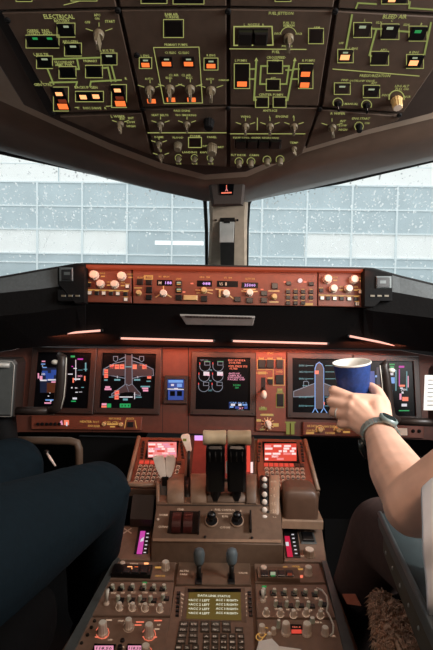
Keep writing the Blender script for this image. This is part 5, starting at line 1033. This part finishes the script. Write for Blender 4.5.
mb = MB(); mb.ell(P(46.5, 452, 1.385), (.009, .007, .007), M['darkmetal'], 12, 8); wp(e, 'pivot', mb)
for sx, w_ in ((-1, 'left'), (1, 'right')):
    e = empty('rudder_pedals', 'dark rudder pedals deep in the %s footwell' % w_, 'pedals', (sx * .55, 1.45, .18))
    for k in (-1, 1):
        mb = MB(); x = sx * .55 + k * .17; mb.extr([(1.40, .12), (1.41, .11), (1.52, .36), (1.50, .37)], x - .06, x + .06, M['softblack']); p = wp(e, 'pedal', mb)
# ================================================================== SEATS
def rbox(x0, x1, y0, y1, z0, z1, r, m, sub=3):
    mb = MB(); mb.extr([(y0, z0), (y1, z0), (y1, z1), (y0, z1)], x0, x1, M[m]); return mb
def soft(o, w, seg=4):
    fix_normals(o); m = o.modifiers.new('b', 'BEVEL'); m.width = w; m.segments = seg; m.limit_method = 'ANGLE'; o.data.polygons.foreach_set('use_smooth', [True] * len(o.data.polygons)); return o
def seat(sx, label, cx, arm_x):
    e = empty('flight_deck_chair', label, 'chair', (cx, .4, 0)); X = lambda a, b: (min(a, b), max(a, b)); inn = .25 if sx > 0 else -.27
    x0, x1 = X(inn, sx * .86)
    soft(wp(e, 'seat_cushion', rbox(x0, x1, .17, .79, .47, .585, .04, 'seat')), .04)
    soft(wp(e, 'backrest', rbox(cx - .22, cx + .22, .02, .16, .55, 1.12, .05, 'seat')), .05); soft(wp(e, 'headrest', rbox(cx - .13, cx + .13, .02, .13, 1.16, 1.30, .04, 'seat')), .04)
    soft(wp(e, 'seat_base', rbox(cx - .18, cx + .18, .2, .62, 0, .46, .02, 'softblack')), .02)
    return e
eR = seat(1, 'right pilot seat with brown sheepskin cover and grey armrest', .56, .29); eL = seat(-1, 'dark left pilot seat mostly hidden below the navy trousers', -.58, 0)
# armrest on the right seat
def yaw(mb): mb.v = [(v[0] + (v[1] - .8) * .105, v[1], v[2]) for v in mb.v]
mb = MB(); mb.extr([(.30, .695), (.80, .70), (.815, .685), (.80, .672), (.30, .668)], .262, .322, M['arm']); yaw(mb); o = soft(wp(eR, 'armrest', mb), .006)
mb = MB(); mb.extr([(.32, .668), (.79, .672), (.785, .640), (.60, .628), (.32, .62)], .267, .315, M['armside']); yaw(mb); o = soft(wp(eR, 'armrest_side', mb), .004)
mb = MB(); mb.tube([(.2635, .30, .694), (.2635, .80, .699)], .0042, M['rail'], 8); yaw(mb); wp(eR, 'armrest_edge_trim', mb)
mb = MB()
for i in range(9): mb.ell((.2665, .40 + i * .045, .652), (.0015, .003, .003), M['steel'], 8, 6)
yaw(mb)
wp(eR, 'rivets', mb)
# sheepskin: soft pad plus wool tufts
mb = MB(); rn = random.Random(11); rows = []
for i in range(33):
    y = .78 - i * .018; row = []
    for k in range(15):
        th = math.pi * (k / 14) * 1.0; tp_ = min(1, .35 + i * .11); x = .262 - .040 * tp_ * math.cos(th); z = .560 + .042 * math.sin(th) * tp_
        q = noise.noise(Vector((x * 40, y * 30, z * 40))) * .006; row.append((x + q, y, z + q))
    rows.append(row)
mb.grid(rows, M['fleece']); fl = wp(eR, 'sheepskin_cover', mb); fix_normals(fl)
mb = MB()
for k in range(4200):
    y = rn.uniform(.25, .785); th = rn.uniform(.02, math.pi * .85); tp_ = min(1, .35 + (.78 - y) / .018 * .11); x = .262 - .040 * tp_ * math.cos(th); z = .560 + .042 * math.sin(th) * tp_; n = Vector((-math.cos(th), rn.uniform(-.8, .5), math.sin(th))).normalized(); L_ = rn.uniform(.004, .012)
    c = Vector((x, y, z)); w = rn.uniform(.001, .002); sd = Vector((0, 1, 0)).cross(n).normalized() * w; s3 = n.cross(sd).normalized() * w; tip = c + n * L_ + Vector((rn.uniform(-.006, .006), -.005, -.004)); mid_ = c + n * L_ * .55
    mb.add([c + sd, c - sd * .5 + s3, c - sd * .5 - s3, mid_ + sd * .8, mid_ - sd * .4 + s3 * .8, mid_ - sd * .4 - s3 * .8, tip], [[0, 1, 4, 3], [1, 2, 5, 4], [2, 0, 3, 5], [3, 4, 6], [4, 5, 6], [5, 3, 6]], M['fleece'], True)
wl = wp(eR, 'wool_tufts', mb); wl['kind'] = 'stuff'
e = empty('orange_patch', 'small dull orange patch beside the right seat', 'strap', P(350, 600, .86))
mb = MB(); q = [P(342, 594, .86), P(355, 594, .84), P(361, 606, .82), P(347, 604, .84)]; mb.add(q + [p + Vector((.002, .004, -.002)) for p in q], [[3, 2, 1, 0], [4, 5, 6, 7]] + [[i, (i + 1) % 4, 4 + (i + 1) % 4, 4 + i] for i in range(4)], M['orange']); wp(e, 'patch_sheet', mb)  # thin four-cornered orange sheet
# ================================================================== PEOPLE
def cap(mb, a, b, ra, rb, m, flat=1.0, up=None, n=18):
    a = Vector(a); b = Vector(b); d = (b - a); L = d.length or 1e-4; d = d / L; pts = []; rs = []
    for k in range(5): t = math.pi / 2 * (1 - k / 4); pts.append(a - d * ra * math.sin(t)); rs.append(max(ra * math.cos(t), .0004))
    for k in range(1, 4): pts.append(a.lerp(b, k / 4)); rs.append(ra + (rb - ra) * k / 4)
    for k in range(5): t = math.pi / 2 * k / 4; pts.append(b + d * rb * math.sin(t)); rs.append(max(rb * math.cos(t), .0004))
    mb.tube(pts, rs, m, n, flat, up)
def chain(mb, pts, m, flat=1.0, up=None):
    for (a, ra), (b, rb) in zip(pts, pts[1:]): cap(mb, a, b, ra, rb, m, flat, up)
def fuse(o, vox, sm, it=1.0):
    r_ = o.modifiers.new('r', 'REMESH'); r_.mode = 'VOXEL'; r_.voxel_size = vox; r_.use_smooth_shade = True
    s_ = o.modifiers.new('s', 'SMOOTH'); s_.factor = .5; s_.iterations = sm; return o
def relaxed_hand(mb, w, fwd, side, dn):      # w wrist, fwd towards fingers, side towards thumb, dn palm side
    w, fwd, side, dn = [Vector(q) for q in (w, fwd, side, dn)]; fwd.normalize(); side.normalize(); dn.normalize(); m = M['skin']
    for i, (o, L) in enumerate(((.030, .040), (.010, .045), (-.010, .041), (-.028, .033))):
        k = w + fwd * (.085 - .004 * i) + side * o; cap(mb, w + side * o * .6, k, .016, .012, m)
        p = k + (fwd * .9 + dn * .35).normalized() * L; q = p + (fwd * .6 + dn * .8).normalized() * L * .6; r_ = q + (fwd * .3 + dn * .95).normalized() * L * .5
        chain(mb, [(k, .0095), (p, .0085), (q, .0078), (r_, .0068)], m)
    a = w + side * .026 + fwd * .02; b = a + (side * .6 + fwd * .8 + dn * .2) * .04; chain(mb, [(a, .014), (b, .0105), (b + (fwd * .95 + side * .2 + dn * .2) * .034, .0095), (b + (fwd + dn * .3) * .058, .008)], m)
def head(mb, c, f, m):
    c = Vector(c); f = Vector(f).normalized(); s = f.cross(Vector((0, 0, 1))).normalized(); u = s.cross(f)
    rot = Matrix((s, f, u)).transposed()
    mb.ell(c, (.074, .092, .105), m, 24, 18, rot); mb.ell(c + f * .02 - u * .06, (.055, .068, .062), m, 20, 14, rot)
    cap(mb, c + f * .088 + u * .01, c + f * .108 - u * .028, .008, .013, m)
    for k in (-1, 1): mb.ell(c + s * .075 * k - u * .01, (.010, .018, .03), m, 12, 8, rot); cap(mb, c + f * .086 + s * .018 * k + u * .024, c + f * .080 + s * .044 * k + u * .022, .008, .007, m)
    cap(mb, c + f * .088 - u * .058 + s * .02, c + f * .088 - u * .058 - s * .02, .006, .006, m); cap(mb, c + f * .09 - u * .066 + s * .015, c + f * .09 - u * .066 - s * .015, .006, .006, m)
    return s, f, u, rot
def person(label, J, vox):
    e = empty('person', label, 'person', (J['pelvis'][0], J['pelvis'][1], 0)); V_ = {k: Vector(v) for k, v in J.items() if k[:2] in ('pe', 'ch', 'ne', 'he', 'sh', 'el', 'wr', 'hi', 'kn', 'an')}
    sk = M['skin']; mb = MB()
    cap(mb, V_['pelvis'] + Vector((-.07, 0, 0)), V_['pelvis'] + Vector((.07, 0, 0)), .095, .095, sk); cap(mb, V_['pelvis'], V_['chest'], .11, .12, sk, .8, (0, 1, 0)); cap(mb, V_['chest'] + Vector((-.07, 0, .0)), V_['chest'] + Vector((.07, 0, .0)), .11, .11, sk, .85, (0, 1, 0))
    cap(mb, V_['chest'], V_['neck'], .09, .058, sk); cap(mb, V_['neck'], V_['head'] - Vector((0, 0, .05)), .056, .055, sk)
    s, f, u, rot = head(mb, V_['head'], J['face'], sk)
    for k in 'LR':
        cap(mb, V_['chest'].lerp(V_['sh' + k], .4) + Vector((0, 0, .03)), V_['sh' + k], .07, .055, sk); chain(mb, [(V_['sh' + k], .056), (V_['sh' + k].lerp(V_['el' + k], .5), .050), (V_['el' + k], .042)], sk)
        if k not in J.get('custom', ''):
            chain(mb, [(V_['el' + k], .041), (V_['el' + k].lerp(V_['wr' + k], .35), .040), (V_['wr' + k], .026)], sk); d = V_['wr' + k] - V_['el' + k]; relaxed_hand(mb, V_['wr' + k], d, (1 if k == 'L' else -1, .2, 0), (0, 0, -1))
        chain(mb, [(V_['hip' + k], .085), (V_['kn' + k], .052), (V_['kn' + k].lerp(V_['an' + k], .35), .050), (V_['an' + k], .036)], sk)
    if 'extra' in J: J['extra'](mb)
    body = fuse(wp(e, 'body', mb), vox, 3)
    mb = MB(); tr = J['cloth']
    for k in 'LR':
        K_ = V_['kn' + k]; A_2 = V_['an' + k]; H_ = V_['hip' + k]; ru = J.get('rk', .066)
        chain(mb, [(H_ - Vector((0, 0, .02)), .128), (H_.lerp(K_, .45) - Vector((0, 0, .01)), .112), (K_, ru), (K_.lerp(A_2, .4), .064), (A_2, .056)], tr)
        rn2 = random.Random(hash(label) % 7 if 0 else len(label) + ord(k))
        for q in range(7):                   # folds of cloth across the knee and thigh
            f0 = .45 + q * .085; c = H_.lerp(K_, f0); dx = (K_ - H_).normalized(); sd = dx.cross(Vector((0, 0, 1))).normalized(); R0 = (.095 + (ru - .095) * max(0, (f0 - .45) / .55)) - .004
            a0 = rn2.uniform(-.9, .2); pts = []
            for j in range(7): a_ = a0 + j * .30; pts.append(c + dx * (j * .012 - .03) + (sd * math.sin(a_) + Vector((0, 0, 1)) * math.cos(a_)) * R0)
            for p_, q_ in zip(pts, pts[1:]): cap(mb, p_, q_, .0095, .0095, tr, n=8)
    cap(mb, V_['pelvis'] + Vector((-.08, 0, 0)), V_['pelvis'] + Vector((.08, 0, 0)), .115, .115, tr); cap(mb, V_['pelvis'], V_['pelvis'].lerp(V_['chest'], .3), .115, .112, tr)
    fuse(wp(e, 'trousers', mb, body), .008, 4)
    mb = MB(); sh = M['shirt']; cap(mb, V_['pelvis'] + Vector((0, 0, .06)), V_['chest'], .128, .135, sh, .88, (0, 1, 0)); cap(mb, V_['chest'] + Vector((-.08, 0, 0)), V_['chest'] + Vector((.08, 0, 0)), .122, .122, sh, .9, (0, 1, 0)); cap(mb, V_['chest'], V_['neck'] - Vector((0, 0, .02)), .1, .066, sh)
    for k in 'LR':
        cap(mb, V_['chest'].lerp(V_['sh' + k], .4) + Vector((0, 0, .03)), V_['sh' + k], .08, .068, sh); cap(mb, V_['sh' + k], V_['sh' + k].lerp(V_['el' + k], .55), .068, .064, sh)
    fuse(wp(e, 'shirt', mb, body), .009, 4)
    mb = MB(); c = V_['head'] + u * .022 - f * .014; mb.ell(c, (.080, .092, .098), M['hair'], 24, 16, rot); hr = wp(e, 'hair', mb, body)
    for k in (-1, 1):
        mb = MB(); c = V_['head'] + f * .084 + s * .031 * k + u * .006; mb.ell(c, (.012, .008, .008), M['paper'], 12, 8, rot); mb.ell(c + f * .006, (.005, .003, .005), M['watchf'], 10, 6, rot); wp(e, 'eye', mb, body)
    for k in 'LR':
        A_2 = V_['an' + k]; mb = MB(); cap(mb, A_2 + Vector((0, -.03, -.05)), A_2 + Vector((0, .19, -.055)), .042, .036, M['shoe'], .8, (0, 0, 1)); wp(e, 'shoe', mb, body)
    return e, body
# left pilot
person('person in dark navy trousers seated on the left, knees raised, mostly out of frame', dict(
    pelvis=(-.60, .40, .67), chest=(-.60, .36, 1.02), neck=(-.60, .38, 1.20), head=(-.60, .44, 1.33), face=(.15, 1, 0),
    shL=(-.80, .38, 1.12), elL=(-.88, .52, .86), wrL=(-.76, .74, .80), shR=(-.41, .38, 1.12), elR=(-.40, .34, .84), wrR=(-.46, .58, .78),
    hipL=(-.68, .44, .66), knL=P(12, 468, 1.05), anL=(-.60, 1.38, .24), hipR=(-.51, .46, .655), knR=P(97, 494, .98), anR=(-.36, 1.26, .22), cloth=M['navy'], rk=.068), .006)
# right pilot, reaching to the cup
WR = P(379, 432, .90); EL = P(414, 506, .66)
def arm_hand(mb):
    m = M['skin']
    ax = (WR - EL).normalized()
    # forearm thickening towards the elbow
    pr = [(EL, .040), (EL.lerp(WR, .18) + Vector((.002, 0, .004)), .0455), (EL.lerp(WR, .38), .0440), (EL.lerp(WR, .62), .0375), (EL.lerp(WR, .82), .0315), (WR, .0280)]
    for (a, ra), (b, rb) in zip(pr, pr[1:]): cap(mb, a, b, ra, rb, m, .86, (0, -.35, .94))
    KN = dict(i=P(353, 399, .962), m=P(350, 406.5, .953), r=P(350, 415, .946), p=P(353.5, 423.5, .938))
    for k, f in (('i', .2), ('m', .0), ('r', -.3), ('p', -.6)):
        b = WR + Vector((.006 * f * 2, 0, .010 * f)); cap(mb, b, KN[k], .0185, .0128, m)
    cap(mb, WR + Vector((.004, .01, .008)), P(376, 402, .955), .020, .016, m); cap(mb, P(376, 402, .955), KN['i'], .016, .013, m)
    fg = dict(i=[(333.5, 390.5, .985), (335.5, 391, 1.028), (343, 391, 1.056)], m=[(331, 401.5, .978), (333.5, 402, 1.022), (341, 402, 1.052)], r=[(333.5, 412.5, .970), (336, 412, 1.012), (343, 411, 1.042)], p=[(341, 424.5, .956), (341.5, 423, .992), (346, 421, 1.02)])
    for k, r0 in (('i', .0108), ('m', .0110), ('r', .0104), ('p', .0092)):
        pts = [(KN[k], r0 * 1.12)] + [(P(*q), r0 * w) for q, w in zip(fg[k], (.98, .88, .78))]; chain(mb, pts, m)
    chain(mb, [(P(384, 421, .925), .017), (P(383, 404, .952), .0145), (P(377.5, 392, .985), .0118), (P(371, 386.5, 1.004), .0095)], m)
    # tendons and knuckle bumps
    for k in 'imrp': mb.ell(KN[k] + Vector((0, -.006, .003)), (.0105, .0095, .0095), m, 12, 8); cap(mb, WR.lerp(KN[k], .45) + Vector((0, -.010, .006)), KN[k] + Vector((0, -.007, .003)), .0045, .0042, m, n=8)
pe, body = person('person in a white short-sleeved shirt reaching in from the right with a blue cup', dict(
    pelvis=(.60, .36, .69), chest=(.61, .43, .99), neck=(.60, .46, 1.14), head=(.59, .52, 1.27), face=(-.3, 1, -.1),
    shL=(.47, .50, 1.03), elL=tuple(EL), wrL=tuple(WR), shR=(.78, .44, 1.05), elR=(.86, .50, .80), wrR=(.74, .68, .78), custom='L', extra=arm_hand,
    hipL=(.51, .42, .68), knL=P(384, 532, .92), anL=(.30, 1.22, .12), hipR=(.69, .42, .68), knR=(.72, .88, .68), anR=(.72, 1.2, .12), cloth=M['browncloth'], rk=.066), .0032)
# short sleeve hanging loose round the elbow
ax = Vector((1, -.43, .12)).normalized(); up = Vector((0, 0, 1)); a_ = (up - ax * up.dot(ax)).normalized(); b2 = ax.cross(a_)
rows = []
SC = P(425, 547, .585)
for i in range(14):
    t_ = i / 13; c = SC.lerp(Vector((.47, .50, 1.02)), t_); row = []
    for k in range(40):
        th = 2 * math.pi * k / 40; ra = .072 + .005 * math.sin(3 * th + t_ * 6) * (1 - t_) + .004 * math.sin(7 * th) * (1 - t_); r_ = ra * (1 - .08 * t_)
        if i == 0: r_ *= 1.02
        sag = max(0, -math.cos(th)) * (.006 * (1 - t_)); row.append(c + a_ * (math.cos(th) * r_ - sag) + b2 * math.sin(th) * r_)
    rows.append(row)
mb = MB(); mb.grid(rows, M['shirt'], close=True); o = wp(pe, 'sleeve', mb, body); fix_normals(o); sm_ = o.modifiers.new('t', 'SOLIDIFY'); sm_.thickness = .003; sd_ = o.modifiers.new('d', 'SUBSURF'); sd_.levels = 1; sd_.render_levels = 1
# fingernails are hidden; ring on the ring finger
rc = P(334.6, 413.5, .966); e = empty('finger_ring', 'thin silver ring on a finger of the hand holding the cup', 'ring', rc)
kn = P(350, 415, .946); dv = (P(333.5, 412.5, .970) - kn).normalized(); rc = kn.lerp(P(333.5, 412.5, .970), .72)
a3 = dv.cross(Vector((0, 0, 1))).normalized(); b3 = dv.cross(a3); mb = MB()
mb.tube([rc + a3 * math.cos(2 * math.pi * k / 20) * .0113 + b3 * math.sin(2 * math.pi * k / 20) * .0113 for k in range(21)], .0016, M['steel'], 8, cap=False); wp(e, 'band', mb)
# wristwatch
ax = (WR - EL).normalized(); wc = EL.lerp(WR, .955); e = empty('wristwatch', 'grey metal wristwatch on the wrist below the blue cup', 'watch', wc)
upv = Vector((0, -.35, .94)); a4 = (upv - ax * upv.dot(ax)).normalized(); b4 = ax.cross(a4); mb = MB(); N = 26
for k in range(N):
    t0 = 2 * math.pi * (k + .06) / N; t1 = 2 * math.pi * (k + .94) / N; vs = []
    for rr in (.0, .0032):
        for tt_ in (t0, t1):
            for s_ in (-.0095, .0095): vs.append(wc + a4 * math.cos(tt_) * (.0275 + rr) + b4 * math.sin(tt_) * (.0318 + rr) + ax * s_)
    mb.add(vs, [[0, 1, 3, 2], [4, 6, 7, 5], [0, 4, 5, 1], [2, 3, 7, 6], [0, 2, 6, 4], [1, 5, 7, 3]], M['watch'])
o = wp(e, 'strap', mb); fix_normals(o)
th = math.radians(20); cdir = (a4 * math.cos(th) + b4 * math.sin(th)).normalized(); cc = wc + cdir * .030
mm = Matrix((ax.cross(cdir).normalized(), ax, cdir)).transposed()
for nm, prof, m_ in (('case', [(.0165, 0), (.0178, .002), (.0178, .006), (.0155, .008)], 'watch'), ('dial', [(.014, .008), (.0135, .0086)], 'watchf')):
    mb = MB(); mb.cyl(0, 0, prof, M[m_], 24); mb.v = [tuple(mm @ Vector(v) + cc) for v in mb.v]; o = wp(e, nm, mb)
mb = MB(); q0 = wc - b4 * .032 ; mb.tube([P(360.5, 440, .885), P(361.5, 448, .882), P(366.5, 458, .885)], [.003, .0028, .002], M['watchf'], 8, flat=2.2, up=(0, 0, 1)); wp(e, 'strap_end', mb)
# cup
cb_ = P(355.3, 409, 1.017); ct = P(351.6, 361.8, 1.010); H_ = (ct - cb_).length; zx = (ct - cb_).normalized(); xx = Vector((1, 0, 0)); xx = (xx - zx * xx.dot(zx)).normalized(); yy = zx.cross(xx)
e = bpy.data.objects.new('paper_cup', None); C.objects.link(e); mw = Matrix((xx, yy, zx)).transposed().to_4x4(); mw.translation = cb_; e.matrix_world = mw; tag(e, 'dark blue paper cup with a white rim held in the hand', 'cup')
mb = MB(); mb.cyl(0, 0, [(.0262, 0), (.027, .001), (.0383, H_ - .004)], M['cup'], 40); o = mb.build('cup_body', e)
del_top = o.data.polygons[len(o.data.polygons) - 1]
import bmesh
bm = bmesh.new(); bm.from_mesh(o.data); bm.faces.ensure_lookup_table(); bmesh.ops.delete(bm, geom=[bm.faces[-1]], context='FACES_ONLY'); bm.to_mesh(o.data); bm.free()
mb = MB(); mb.grid([[(r_ * math.cos(2 * math.pi * k / 40), r_ * math.sin(2 * math.pi * k / 40), z) for k in range(40)] for r_, z in ((.0382, H_ - .0045), (.0396, H_ - .004), (.0402, H_ - .0018), (.0394, H_), (.0380, H_ - .0008), (.0368, H_ - .006), (.0335, H_ - .035), (.0300, H_ - .06))], M['cupw'], close=True); mb.build('rim', e)
mb = MB(); mb.cyl(0, 0, [(.0345, H_ - .032), (.0342, H_ - .0315)], M['maroon'], 40); mb.build('coffee', e)
